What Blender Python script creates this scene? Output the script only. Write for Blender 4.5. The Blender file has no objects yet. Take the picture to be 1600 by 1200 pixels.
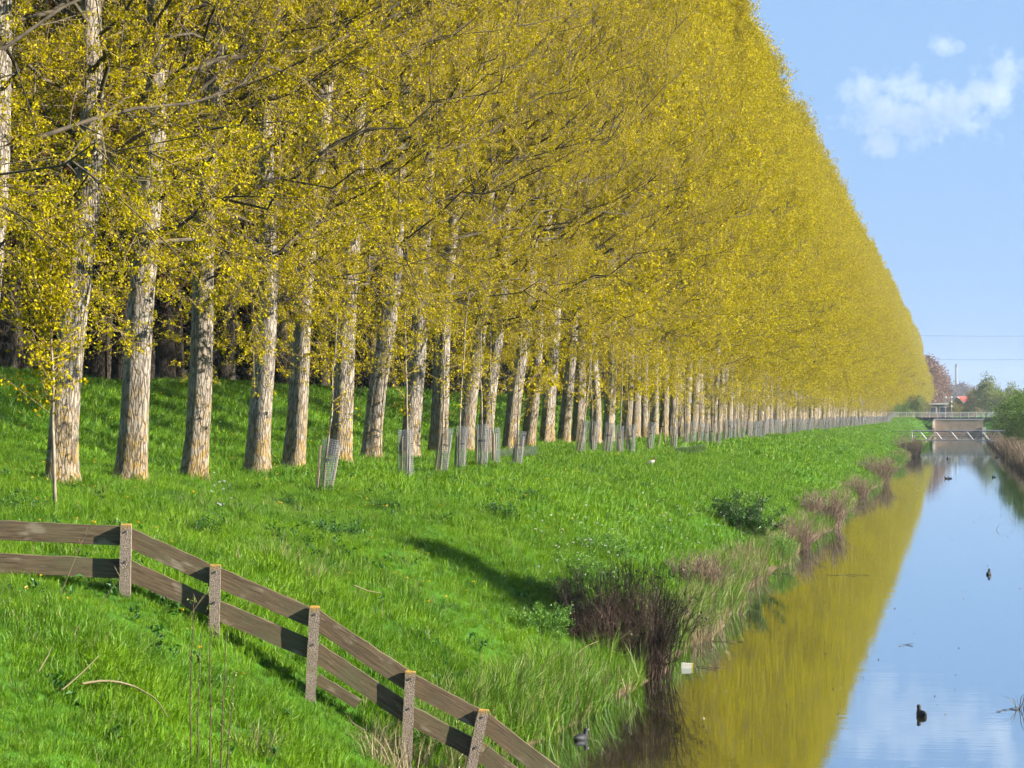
import bpy, math, random
import numpy as np
from mathutils import Matrix, Vector, Euler

R = math.radians
rng = np.random.default_rng(7)
random.seed(7)
SC = bpy.context.scene
COL = SC.collection

# ------------------------------------------------------------------ camera, sky, sun, exposure
FPX = 3950.0                       # focal length in pixels of a 1600 px wide picture
YAW = math.atan(697.0 / FPX)       # canal axis is +Y, camera turned left of it
CAM_H = 4.2                        # eye above the water (z = 0)
CS, SN = math.cos(YAW), math.sin(YAW)
cam_d = bpy.data.cameras.new('camera')
cam = bpy.data.objects.new('camera', cam_d)
COL.objects.link(cam)
cam.location = (0, 0, CAM_H)
cam.rotation_euler = (R(90), 0, YAW)
cam_d.sensor_width = 36.0
cam_d.lens = FPX / 1600 * 36
cam_d.shift_y = 47.0 / 1600
cam_d.clip_start = 0.5
cam_d.clip_end = 30000
SC.camera = cam

SUN_EL = R(25)
SUN_AZ = R(180 - 84)               # clockwise from +Y: from the right and a little behind the camera
world = bpy.data.worlds.new('World')
SC.world = world
world.use_nodes = True
wn, wl = world.node_tree.nodes, world.node_tree.links
wn.clear()
sky = wn.new('ShaderNodeTexSky')
sky.sky_type = 'NISHITA'
sky.sun_disc = False
sky.sun_elevation = SUN_EL
sky.sun_rotation = SUN_AZ
sky.air_density = 1.0
sky.dust_density = 0.25
sky.ozone_density = 4.0
tint = wn.new('ShaderNodeMix'); tint.data_type = 'RGBA'; tint.blend_type = 'MULTIPLY'
tint.inputs[0].default_value = 1.0
tint.inputs[7].default_value = (1.0, 1.0, 1.0, 1)
tint.blend_type = 'MIX'; tint.inputs[0].default_value = 0.88      # evens the sky out: pale spring blue all round
tint.inputs[7].default_value = (2.12, 3.5, 5.75, 1)
bg = wn.new('ShaderNodeBackground'); bg.inputs[1].default_value = 0.05
wo = wn.new('ShaderNodeOutputWorld')
wl.new(sky.outputs[0], tint.inputs[6])
wl.new(tint.outputs[2], bg.inputs[0])
wl.new(bg.outputs[0], wo.inputs[0])

sun_d = bpy.data.lights.new('sun', 'SUN')
sun_d.energy = 5.0
sun_d.angle = R(0.53)
sun_d.color = (1.0, 0.93, 0.82)
sun = bpy.data.objects.new('sun', sun_d)
COL.objects.link(sun)
sdir = Vector((math.sin(SUN_AZ) * math.cos(SUN_EL), math.cos(SUN_AZ) * math.cos(SUN_EL), math.sin(SUN_EL)))
sun.rotation_euler = sdir.to_track_quat('Z', 'Y').to_euler()
sun.location = (60, -20, 60)

vs = SC.view_settings
vs.view_transform = 'Standard'
vs.look = 'None'
vs.exposure = 1.75
vs.gamma = 1.0
vs.use_curve_mapping = False
cy = SC.cycles
cy.max_bounces = 4
cy.diffuse_bounces = 1
cy.glossy_bounces = 2
cy.transmission_bounces = 1
cy.volume_bounces = 0
cy.transparent_max_bounces = 6
cy.use_denoising = True
cy.use_adaptive_sampling = True
cy.adaptive_threshold = 0.04
cy.use_light_tree = False
cy.caustics_reflective = False
cy.caustics_refractive = False
cy.sample_clamp_indirect = 4.0

# ------------------------------------------------------------------ helpers: scene graph
def tag(o, label=None, cat=None, group=None, kind=None):
    if label: o['label'] = label
    if cat: o['category'] = cat
    if group: o['group'] = group
    if kind: o['kind'] = kind
    return o

def empty(name, loc=(0, 0, 0), rot=(0, 0, 0), scale=1.0):
    o = bpy.data.objects.new(name, None)
    COL.objects.link(o)
    o.location = loc
    o.rotation_euler = rot
    o.scale = (scale,) * 3
    o.empty_display_size = 0.2
    return o

def obj(name, mesh, parent=None, loc=(0, 0, 0), rot=(0, 0, 0)):
    o = bpy.data.objects.new(name, mesh)
    COL.objects.link(o)
    o.location = loc
    o.rotation_euler = rot
    if parent is not None:
        o.parent = parent
    return o

ORD = ['first', 'second', 'third', 'fourth', 'fifth', 'sixth', 'seventh', 'eighth', 'ninth', 'tenth', 'eleventh', 'twelfth',
       'thirteenth', 'fourteenth', 'fifteenth', 'sixteenth', 'seventeenth', 'eighteenth', 'nineteenth', 'twentieth']

# ------------------------------------------------------------------ helpers: geometry
class Geo:
    """collects vertices and faces (numpy) and builds one mesh"""
    def __init__(self):
        self.v, self.q, self.t, self.n = [], [], [], 0
        self.qm, self.tm = [], []
    def add(self, v, quads=None, tris=None, mi=0):
        v = np.asarray(v, dtype=np.float64).reshape(-1, 3)
        if quads is not None and len(quads):
            q = np.asarray(quads, dtype=np.int64).reshape(-1, 4) + self.n
            self.q.append(q); self.qm.append(np.full(len(q), mi))
        if tris is not None and len(tris):
            t = np.asarray(tris, dtype=np.int64).reshape(-1, 3) + self.n
            self.t.append(t); self.tm.append(np.full(len(t), mi))
        self.v.append(v)
        self.n += len(v)
    def box(self, c, s, rot=None, mi=0):
        c, s = np.array(c, float), np.array(s, float) / 2
        p = np.array([[x, y, z] for x in (-1, 1) for y in (-1, 1) for z in (-1, 1)], float) * s
        if rot is not None:
            p = p @ np.array(rot).T
        self.add(p + c, [[0, 1, 3, 2], [4, 6, 7, 5], [0, 4, 5, 1], [2, 3, 7, 6], [0, 2, 6, 4], [1, 5, 7, 3]], mi=mi)
    def tubes(self, P, Rad, sides=4, mi=0, cap=False):
        """P (n,k,3) paths, Rad (n,k) radii"""
        P = np.asarray(P, float); Rad = np.asarray(Rad, float)
        n, k, _ = P.shape
        T = np.gradient(P, axis=1)
        T /= np.linalg.norm(T, axis=2, keepdims=True) + 1e-9
        ref = np.where(np.abs(T[:, :1, 2:3]) > 0.9, np.array([[[1.0, 0, 0]]]), np.array([[[0, 0, 1.0]]]))
        A = np.cross(T, np.broadcast_to(ref, T.shape)); A /= np.linalg.norm(A, axis=2, keepdims=True) + 1e-9
        B = np.cross(T, A)
        ang = np.arange(sides) * 2 * math.pi / sides
        V = P[:, :, None, :] + Rad[:, :, None, None] * (A[:, :, None, :] * np.cos(ang)[None, None, :, None] + B[:, :, None, :] * np.sin(ang)[None, None, :, None])
        base = (np.arange(n) * k * sides)[:, None, None]
        i = (np.arange(k - 1) * sides)[None, :, None]
        j = np.arange(sides)[None, None, :]
        j2 = (j + 1) % sides
        q = np.stack([base + i + j, base + i + j2, base + i + sides + j2, base + i + sides + j], -1)
        self.add(V.reshape(-1, 3), q.reshape(-1, 4), mi=mi)
        if cap:
            for e in range(n):
                for kk in (0, k - 1):
                    ring = V[e, kk]
                    c = P[e, kk]
                    self.add(np.vstack([ring, c]), tris=[[a, (a + 1) % sides, sides] for a in range(sides)], mi=mi)
    def leaves(self, C, size, aspect=0.8, mi=0, up=0.0, axis=None, fold=0.18):
        """n folded rhombus leaves at C"""
        C = np.asarray(C, float); n = len(C)
        a = rng.normal(size=(n, 3)) if axis is None else axis + rng.normal(size=(n, 3)) * 0.35
        a /= np.linalg.norm(a, axis=1, keepdims=True) + 1e-9
        nn = rng.normal(size=(n, 3)); nn[:, 2] += up
        b = np.cross(nn, a); b /= np.linalg.norm(b, axis=1, keepdims=True) + 1e-9
        nn = np.cross(a, b)
        s = np.broadcast_to(np.asarray(size, float), (n,))[:, None]
        V = np.stack([C - a * s * 0.5, C + b * s * 0.5 * aspect + nn * s * fold - a * s * 0.05, C + a * s * 0.5, C - b * s * 0.5 * aspect + nn * s * fold - a * s * 0.05], 1)
        self.add(V.reshape(-1, 3), np.arange(n * 4).reshape(-1, 4), mi=mi)
    def build(self, name, mats, smooth=False):
        me = bpy.data.meshes.new(name)
        if not isinstance(mats, (list, tuple)): mats = [mats]
        for m in mats: me.materials.append(m)
        V = np.concatenate(self.v) if self.v else np.zeros((0, 3))
        q = np.concatenate(self.q) if self.q else np.zeros((0, 4), int)
        t = np.concatenate(self.t) if self.t else np.zeros((0, 3), int)
        mi = np.concatenate(self.qm + self.tm) if (self.qm or self.tm) else np.zeros(0, int)
        nl = q.size + t.size
        me.vertices.add(len(V)); me.loops.add(nl); me.polygons.add(len(q) + len(t))
        me.vertices.foreach_set('co', V.astype(np.float32).ravel())
        me.loops.foreach_set('vertex_index', np.concatenate([q.ravel(), t.ravel()]).astype(np.int32))
        st = np.concatenate([np.arange(len(q)) * 4, q.size + np.arange(len(t)) * 3]).astype(np.int32)
        me.polygons.foreach_set('loop_start', st)
        me.polygons.foreach_set('material_index', mi.astype(np.int32))
        me.polygons.foreach_set('use_smooth', np.full(len(q) + len(t), smooth))
        me.update(calc_edges=True)
        me.validate()
        return me

# ------------------------------------------------------------------ helpers: camera pixel -> place
def zc_at(off, L):            # camera depth of a spot at lateral distance L (left of axis) seen off pixels left of the vanishing point
    return FPX * L / (CS * off)
def y_at(off, L):
    return (zc_at(off, L) - L * SN) / CS
def pixel_point(px, py, Zc):
    u, v = (px - 800) / FPX, (647 - py) / FPX
    return np.array([Zc * (-SN + u * CS), Zc * (CS + u * SN), CAM_H + Zc * v])
def water_point(px, py):
    p = pixel_point(px, py, FPX * CAM_H / (py - 647.0))
    return (p[0], p[1], 0.0)

# ------------------------------------------------------------------ ground height
PL = np.array([-600, -60, -14, -11, -9.2, -7.2, -5.6, -5.1, -4.75, -4.4, -3.4, 0, 3.4, 4.4, 4.75, 5.1, 5.9, 7.0, 8.1, 9.14, 10.5, 12.5, 15, 17.5, 20, 23, 25, 27, 40, 80, 900])
PZ = np.array([2.4, 2.4, 2.4, 2.2, 1.7, 1.0, .45, .25, 0.0, -.35, -.9, -1.2, -.9, -.35, 0.0, .28, .70, 1.24, 1.80, 2.2, 2.42, 2.68, 2.95, 3.1, 3.65, 4.7, 5.15, 5.25, 5.1, 4.6, 3.0])
def wob(y):
    return 0.22 * np.sin(y * 0.31 + 1.0) + 0.16 * np.sin(y * 0.83 + 2.3) + 0.09 * np.sin(y * 2.1) + 0.25 * np.sin(y * 0.11 + .4) + 1.75 * np.exp(-((y - 29.5) / 7.0) ** 2)
def gz(x, y):
    x = np.asarray(x, float); y = np.asarray(y, float)
    L = -x
    w = np.exp(-((np.abs(L) - 5.0) / 2.0) ** 2)
    Le = L - np.sign(L) * w * wob(y) * 0.55
    z = np.interp(Le, PL, PZ)
    b = 0.05 * np.sin(x * 0.9 + y * 0.37) + 0.04 * np.sin(y * 1.1 - x * 1.7) + 0.03 * np.sin(x * 3.1 + y * 2.2) + 0.06 * np.sin(y * 0.23 + x * .5)
    z = z + b * np.clip((z + 0.1) / 0.6, 0, 1)
    z = z - .16 * np.exp(-((y - 26.4 - (x + 9.1) * .25) / 1.7) ** 2) * np.clip((L - 4.9) / .5, 0, 1)
    t = np.clip((y - 455) / 40, 0, 1); t = t * t * (3 - 2 * t)
    left = np.clip((L - 5.5) / 3.0, 0, 1)
    z = z + np.where(L > 0, t * left * np.maximum(3.45 - z, 0), 0)
    far = np.clip((y - 503) / 1.0, 0, 1)
    z = z * (1 - far) + 3.3 * far
    return z
def ground_point(px, py):
    lo = 15.0
    for Z in np.concatenate([np.arange(15, 120, .1), np.arange(120, 520, .5)]):
        p = pixel_point(px, py, Z)
        if p[2] <= gz(p[0], p[1]):
            return np.array([p[0], p[1], float(gz(p[0], p[1]))])
    return p

# ------------------------------------------------------------------ materials
ALB = .64
def dim(c):
    return tuple(x * ALB for x in c)
def new_mat(name):
    m = bpy.data.materials.new(name)
    m.use_nodes = True
    nt = m.node_tree
    nt.nodes.clear()
    return m, nt, nt.nodes, nt.links
def N(ns, t, **kw):
    n = ns.new(t)
    for k, v in kw.items(): setattr(n, k, v)
    return n
def mixc(ns, ls, fac, a, b, blend='MIX'):
    n = ns.new('ShaderNodeMix'); n.data_type = 'RGBA'; n.blend_type = blend
    for sock, val in ((n.inputs[0], fac), (n.inputs[6], a), (n.inputs[7], b)):
        if isinstance(val, bpy.types.NodeSocket): ls.new(val, sock)
        elif isinstance(val, (int, float)): sock.default_value = val
        else: sock.default_value = (*val, 1)
    return n.outputs[2]
def ramp(ns, ls, src, p0, p1):
    n = ns.new('ShaderNodeMapRange'); n.inputs[1].default_value = p0; n.inputs[2].default_value = p1
    ls.new(src, n.inputs[0])
    return n.outputs[0]
def noise(ns, ls, vec, scale, detail=4, rough=.55):
    n = ns.new('ShaderNodeTexNoise'); n.inputs['Scale'].default_value = scale
    n.inputs['Detail'].default_value = detail; n.inputs['Roughness'].default_value = rough
    if vec is not None: ls.new(vec, n.inputs['Vector'])
    return n.outputs[0]
def scaled(ns, ls, vec, s):
    n = ns.new('ShaderNodeMapping'); n.inputs['Scale'].default_value = s
    ls.new(vec, n.inputs[0])
    return n.outputs[0]
def bump(ns, ls, h, strength, dist=0.02):
    n = ns.new('ShaderNodeBump'); n.inputs['Strength'].default_value = strength; n.inputs['Distance'].default_value = dist
    ls.new(h, n.inputs['Height'])
    return n.outputs[0]
def finish(m, ns, ls, col, rough=.7, normal=None, spec=.3, metal=0.0):
    p = ns.new('ShaderNodeBsdfPrincipled')
    if isinstance(col, bpy.types.NodeSocket): ls.new(col, p.inputs['Base Color'])
    else: p.inputs['Base Color'].default_value = (*col, 1)
    p.inputs['Roughness'].default_value = rough
    p.inputs['Specular IOR Level'].default_value = spec
    p.inputs['Metallic'].default_value = metal
    if normal is not None: ls.new(normal, p.inputs['Normal'])
    o = ns.new('ShaderNodeOutputMaterial')
    ls.new(p.outputs[0], o.inputs[0])
    return m

def leaf_mat(name, c1, c2, trans=.35, rough=.45, spec=.35, patch=None, pscale=.35):
    m, nt, ns, ls = new_mat(name)
    g = ns.new('ShaderNodeNewGeometry')
    col = mixc(ns, ls, g.outputs['Random Per Island'], dim(c1), dim(c2))
    if patch is not None:
        f = ramp(ns, ls, noise(ns, ls, g.outputs['Position'], pscale, 3), .42, .66)
        col = mixc(ns, ls, f, col, patch)
    p = ns.new('ShaderNodeBsdfPrincipled')
    ls.new(col, p.inputs['Base Color'])
    p.inputs['Roughness'].default_value = rough
    p.inputs['Specular IOR Level'].default_value = spec
    t = ns.new('ShaderNodeBsdfTranslucent')
    ls.new(col, t.inputs[0])
    mx = ns.new('ShaderNodeMixShader'); mx.inputs[0].default_value = trans
    ls.new(p.outputs[0], mx.inputs[1]); ls.new(t.outputs[0], mx.inputs[2])
    o = ns.new('ShaderNodeOutputMaterial'); ls.new(mx.outputs[0], o.inputs[0])
    return m

def plain(name, c1, c2, scale=8, rough=.7, bstr=.2, stretch=(1, 1, 1), spec=.3, metal=0.0, dist=.01):
    m, nt, ns, ls = new_mat(name)
    tc = ns.new('ShaderNodeTexCoord')
    v = scaled(ns, ls, tc.outputs['Object'], stretch)
    n = noise(ns, ls, v, scale, 5)
    col = mixc(ns, ls, ramp(ns, ls, n, .3, .7), dim(c1), dim(c2))
    return finish(m, ns, ls, col, rough, bump(ns, ls, n, bstr, dist), spec, metal)

def bark_mat(name, light, dark, lichen=None, zl=3.0):
    light, dark = dim(light), dim(dark)
    m, nt, ns, ls = new_mat(name)
    tc = ns.new('ShaderNodeTexCoord')
    oi = ns.new('ShaderNodeObjectInfo')
    off = ns.new('ShaderNodeVectorMath'); off.operation = 'ADD'
    sc = ns.new('ShaderNodeVectorMath'); sc.operation = 'SCALE'; sc.inputs[0].default_value = (37, 19, 51)
    ls.new(oi.outputs['Random'], sc.inputs['Scale'])
    ls.new(tc.outputs['Object'], off.inputs[0]); ls.new(sc.outputs[0], off.inputs[1])
    v = scaled(ns, ls, off.outputs[0], (26, 26, 4.6))
    vo = ns.new('ShaderNodeTexVoronoi'); vo.feature = 'DISTANCE_TO_EDGE'; vo.inputs['Scale'].default_value = 1.15
    nz = ns.new('ShaderNodeTexNoise'); nz.inputs['Scale'].default_value = 1.6; nz.inputs['Detail'].default_value = 4
    ls.new(v, nz.inputs['Vector'])
    wv = ns.new('ShaderNodeMix'); wv.data_type = 'VECTOR'; wv.inputs[0].default_value = .45
    ls.new(v, wv.inputs[4]); ls.new(nz.outputs['Color'], wv.inputs[5])
    ls.new(wv.outputs[1], vo.inputs['Vector'])
    crack = ramp(ns, ls, vo.outputs['Distance'], -.02, .16)
    fine = noise(ns, ls, off.outputs[0], 16, 6, .65)
    big = noise(ns, ls, off.outputs[0], 1.7, 4)
    c = mixc(ns, ls, ramp(ns, ls, fine, .3, .72), [x * .62 for x in light], light)
    c = mixc(ns, ls, ramp(ns, ls, big, .45, .75), c, [x * y for x, y in zip(light, (.52, .48, .40))])
    c = mixc(ns, ls, ramp(ns, ls, oi.outputs['Random'], .2, 1.6), c, [x * y for x, y in zip(light, (.62, .56, .44))])
    if lichen is not None:
        sx = ns.new('ShaderNodeSeparateXYZ'); ls.new(tc.outputs['Object'], sx.inputs[0])
        hz = ramp(ns, ls, sx.outputs[2], zl, 0.0)
        lf = noise(ns, ls, off.outputs[0], 4.5, 7, .78)
        mul = ns.new('ShaderNodeMath'); mul.operation = 'MULTIPLY_ADD'
        ls.new(hz, mul.inputs[0]); mul.inputs[1].default_value = .20; ls.new(lf, mul.inputs[2])
        c = mixc(ns, ls, ramp(ns, ls, mul.outputs[0], .58, .78), c, lichen)
    c = mixc(ns, ls, crack, dark, c)
    h = ns.new('ShaderNodeMath'); h.operation = 'MULTIPLY_ADD'
    ls.new(crack, h.inputs[0]); h.inputs[1].default_value = 1.0; ls.new(fine, h.inputs[2])
    return finish(m, ns, ls, c, .85, bump(ns, ls, h.outputs[0], .9, .03), .15)

M = {}
M['bark'] = bark_mat('poplar_bark', (.64, .565, .475), (.14, .11, .08), (.29, .18, .03))
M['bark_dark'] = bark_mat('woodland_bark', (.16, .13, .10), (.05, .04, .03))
M['branch'] = plain('branch_bark', (.05, .04, .026), (.17, .135, .085), 5, .85, .4)
M['twig'] = plain('twig_bark', (.20, .14, .06), (.36, .26, .12), 9, .8, .2)
M['leaf'] = leaf_mat('poplar_leaf', (.36, .30, .003), (.86, .69, .006), .40, spec=.05)
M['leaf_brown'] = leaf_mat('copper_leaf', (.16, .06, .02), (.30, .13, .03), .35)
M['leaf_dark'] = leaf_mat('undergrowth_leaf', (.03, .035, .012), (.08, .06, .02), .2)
M['leaf_red'] = leaf_mat('bronze_leaf', (.22, .10, .045), (.36, .17, .08), .3)
M['leaf_grey'] = leaf_mat('greyish_bare_twigs', (.16, .13, .12), (.24, .20, .17), .2)
M['leaf_green'] = leaf_mat('hawthorn_leaf', (.10, .22, .015), (.25, .39, .03), .38)
M['leaf_lime'] = leaf_mat('spring_leaf', (.18, .24, .03), (.32, .36, .06), .35)
M['leaf_olive'] = leaf_mat('olive_leaf', (.22, .19, .03), (.36, .30, .06), .35)
M['leaf_herb'] = leaf_mat('herb_leaf', (.025, .10, .012), (.08, .22, .02), .3)
M['leaf_cow'] = leaf_mat('cow_parsley_leaf', (.12, .30, .03), (.22, .42, .04), .35)
M['straw'] = leaf_mat('straw', (.24, .19, .09), (.40, .32, .17), .3)
M['reed_dry'] = leaf_mat('dry_reed', (.16, .11, .055), (.29, .21, .115), .25)
M['brush'] = plain('brushwood', (.05, .03, .022), (.17, .105, .072), 6, .85, .2)
M['brush_pale'] = plain('pale_brushwood', (.16, .10, .075), (.34, .24, .17), 6, .85, .2)
M['petal_y'] = leaf_mat('yellow_petal', (.75, .50, .01), (.85, .62, .02), .3)
M['petal_w'] = leaf_mat('white_petal', (.75, .78, .68), (.85, .85, .80), .3)
M['wire'] = plain('galvanised_wire', (.17, .18, .195), (.28, .295, .31), 30, .5, .05, spec=.4, metal=.2)
M['stake'] = plain('stake_wood', (.26, .20, .12), (.45, .36, .23), 5, .8, .3, (8, 8, 1))
M['rubber'] = plain('tie_rubber', (.012, .012, .012), (.03, .03, .03), 20, .6, .1)
M['sapling_bark'] = plain('sapling_bark', (.16, .12, .08), (.50, .42, .30), 14, .75, .3, (1, 1, .4))

def grass_mat(name, a, b, dry, dry_amt=.12, trans=.35):
    a, b, dry = dim(a), dim(b), dim(dry)
    m, nt, ns, ls = new_mat(name)
    g = ns.new('ShaderNodeNewGeometry')
    oi = ns.new('ShaderNodeObjectInfo')
    n1 = noise(ns, ls, g.outputs['Position'], .55, 2, .6)
    n2 = noise(ns, ls, g.outputs['Position'], 2.6, 1, .6)
    c = mixc(ns, ls, ramp(ns, ls, n1, .36, .64), a, b)
    c = mixc(ns, ls, ramp(ns, ls, n2, .52, .72), c, [x * .62 for x in a])
    c = mixc(ns, ls, ramp(ns, ls, oi.outputs['Random'], .0, 1.6), c, [x * 1.25 for x in b])
    f = ramp(ns, ls, g.outputs['Random Per Island'], 1 - dry_amt, 1 - dry_amt * .4)
    c = mixc(ns, ls, f, c, dry)
    p = ns.new('ShaderNodeBsdfPrincipled'); ls.new(c, p.inputs['Base Color'])
    p.inputs['Roughness'].default_value = .5; p.inputs['Specular IOR Level'].default_value = .3
    t = ns.new('ShaderNodeBsdfTranslucent'); ls.new(c, t.inputs[0])
    mx = ns.new('ShaderNodeMixShader'); mx.inputs[0].default_value = trans
    ls.new(p.outputs[0], mx.inputs[1]); ls.new(t.outputs[0], mx.inputs[2])
    o = ns.new('ShaderNodeOutputMaterial'); ls.new(mx.outputs[0], o.inputs[0])
    return m
M['grass'] = grass_mat('grass_blade', (.072, .22, .004), (.205, .395, .006), (.40, .35, .10), .07)
M['sedge'] = grass_mat('sedge_blade', (.075, .20, .008), (.18, .34, .014), (.38, .33, .13), .10)

# ground
m, nt, ns, ls = new_mat('grass_soil')
g = ns.new('ShaderNodeNewGeometry')
n1 = noise(ns, ls, g.outputs['Position'], .5, 5, .6)
n2 = noise(ns, ls, g.outputs['Position'], 6, 6, .7)
c = mixc(ns, ls, ramp(ns, ls, n1, .35, .65), (.035, .10, .008), (.06, .16, .010))
c = mixc(ns, ls, ramp(ns, ls, n2, .5, .75), c, (.03, .065, .01))
sx = ns.new('ShaderNodeSeparateXYZ'); ls.new(g.outputs['Position'], sx.inputs[0])
ad = ns.new('ShaderNodeMath'); ad.operation = 'MULTIPLY_ADD'; ls.new(n2, ad.inputs[0]); ad.inputs[1].default_value = -.55; ls.new(sx.outputs[2], ad.inputs[2])
c = mixc(ns, ls, ramp(ns, ls, ad.outputs[0], .25, -.12), c, (.10, .07, .04))
M['soil'] = finish(m, ns, ls, c, .95, bump(ns, ls, n2, .8, .08), .1)

# water: dark silty water under a mirror surface with faint cross ripples
m, nt, ns, ls = new_mat('canal_water')
g = ns.new('ShaderNodeNewGeometry')
v1 = scaled(ns, ls, g.outputs['Position'], (.9, 5.0, 1))
h1 = noise(ns, ls, v1, 1.0, 3, .5)
v2 = scaled(ns, ls, g.outputs['Position'], (.25, .8, 1))
h2 = noise(ns, ls, v2, 1.0, 2, .5)
hh = ns.new('ShaderNodeMath'); hh.operation = 'MULTIPLY_ADD'; ls.new(h2, hh.inputs[0]); hh.inputs[1].default_value = 2.0; ls.new(h1, hh.inputs[2])
bn = bump(ns, ls, hh.outputs[0], .055, .012)
gl = ns.new('ShaderNodeBsdfGlossy'); gl.inputs['Roughness'].default_value = .018; gl.inputs['Color'].default_value = (.87, .95, 1.0, 1)
ls.new(bn, gl.inputs['Normal'])
di = ns.new('ShaderNodeBsdfDiffuse'); di.inputs[0].default_value = (.028, .024, .008, 1)
lw = ns.new('ShaderNodeLayerWeight'); lw.inputs[0].default_value = .5
pw = ns.new('ShaderNodeMath'); pw.operation = 'POWER'; ls.new(lw.outputs['Facing'], pw.inputs[0]); pw.inputs[1].default_value = 3.0
fr = ns.new('ShaderNodeMath'); fr.operation = 'MULTIPLY_ADD'; ls.new(pw.outputs[0], fr.inputs[0]); fr.inputs[1].default_value = .58; fr.inputs[2].default_value = .36
mx = ns.new('ShaderNodeMixShader'); ls.new(fr.outputs[0], mx.inputs[0]); ls.new(di.outputs[0], mx.inputs[1]); ls.new(gl.outputs[0], mx.inputs[2])
o = ns.new('ShaderNodeOutputMaterial'); ls.new(mx.outputs[0], o.inputs[0])
M['water'] = m

# weathered fence board
m, nt, ns, ls = new_mat('weathered_board')
tc = ns.new('ShaderNodeTexCoord')
oi = ns.new('ShaderNodeObjectInfo')
sc = ns.new('ShaderNodeVectorMath'); sc.operation = 'SCALE'; sc.inputs[0].default_value = (31, 17, 23); ls.new(oi.outputs['Random'], sc.inputs['Scale'])
of = ns.new('ShaderNodeVectorMath'); of.operation = 'ADD'; ls.new(tc.outputs['Object'], of.inputs[0]); ls.new(sc.outputs[0], of.inputs[1])
v = scaled(ns, ls, of.outputs[0], (1.4, 14, 24))
gr = noise(ns, ls, v, 2.2, 6, .7)
v = scaled(ns, ls, of.outputs[0], (2.2, 3, 6))
kn = noise(ns, ls, v, 1.3, 3, .5)
big = noise(ns, ls, of.outputs[0], 2.2, 4)
c = mixc(ns, ls, ramp(ns, ls, gr, .3, .7), (.036, .025, .014), (.15, .108, .062))
c = mixc(ns, ls, ramp(ns, ls, kn, .58, .68), c, (.19, .155, .105))
c = mixc(ns, ls, ramp(ns, ls, big, .45, .75), c, (.085, .08, .04))
M['board'] = finish(m, ns, ls, c, .8, bump(ns, ls, gr, .5, .01), .2)

# exposed-aggregate concrete post, orange lichen on its head
m, nt, ns, ls = new_mat('aggregate_concrete')
tc = ns.new('ShaderNodeTexCoord')
vo = ns.new('ShaderNodeTexVoronoi'); vo.inputs['Scale'].default_value = 75; ls.new(tc.outputs['Object'], vo.inputs['Vector'])
fn = noise(ns, ls, tc.outputs['Object'], 60, 4, .7)
bg_ = noise(ns, ls, tc.outputs['Object'], 6, 4, .6)
c = mixc(ns, ls, ramp(ns, ls, fn, .35, .65), (.10, .075, .055), (.30, .24, .19))
c = mixc(ns, ls, ramp(ns, ls, bg_, .5, .7), c, (.15, .13, .07))
sx = ns.new('ShaderNodeSeparateXYZ'); ls.new(tc.outputs['Object'], sx.inputs[0])
ad = ns.new('ShaderNodeMath'); ad.operation = 'MULTIPLY_ADD'; ls.new(noise(ns, ls, tc.outputs['Object'], 26, 4, .7), ad.inputs[0]); ad.inputs[1].default_value = .22; ls.new(sx.outputs[2], ad.inputs[2])
c = mixc(ns, ls, ramp(ns, ls, ad.outputs[0], .05, .13), c, (.38, .20, .015))
M['post'] = finish(m, ns, ls, c, .9, bump(ns, ls, vo.outputs['Distance'], .7, .008), .15)

M['steel'] = plain('galvanised_steel', (.22, .235, .25), (.32, .34, .36), 3, .5, .05, spec=.5, metal=.3)
M['dark_steel'] = plain('dark_steel', (.05, .05, .06), (.10, .10, .11), 3, .6, .05)
M['concrete'] = plain('bridge_concrete', (.40, .30, .21), (.58, .45, .33), .8, .9, .2)
M['white_paint'] = plain('white_paint', (.72, .70, .66), (.82, .80, .76), 2, .6, .05)
M['roof_red'] = plain('red_roof_tile', (.45, .05, .03), (.62, .09, .05), 3, .7, .3)
M['roof_dark'] = plain('dark_roof_tile', (.10, .10, .11), (.18, .17, .18), 3, .7, .3)
M['brick_w'] = plain('brick_wall', (.30, .17, .12), (.42, .25, .18), 3, .85, .2)
M['glass'] = plain('window_glass', (.05, .06, .08), (.10, .12, .15), 1, .1, .0, spec=.6)
M['asphalt'] = plain('asphalt', (.045, .045, .045), (.07, .07, .07), 4, .9, .2)
M['feather_dark'] = plain('dark_feathers', (.010, .010, .012), (.03, .03, .033), 20, .6, .3)
M['feather_brown'] = plain('brown_feathers', (.10, .05, .03), (.20, .11, .06), 20, .7, .3)
M['feather_white'] = plain('pale_feathers', (.40, .36, .31), (.55, .51, .45), 20, .7, .3)
M['bill'] = plain('pale_bill', (.6, .5, .4), (.75, .7, .6), 20, .5, .0)
M['tin'] = plain('floating_tin', (.65, .62, .50), (.82, .80, .70), 4, .35, .05)
M['tin_y'] = plain('yellow_print', (.65, .48, .05), (.75, .58, .08), 4, .4, .05)

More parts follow.
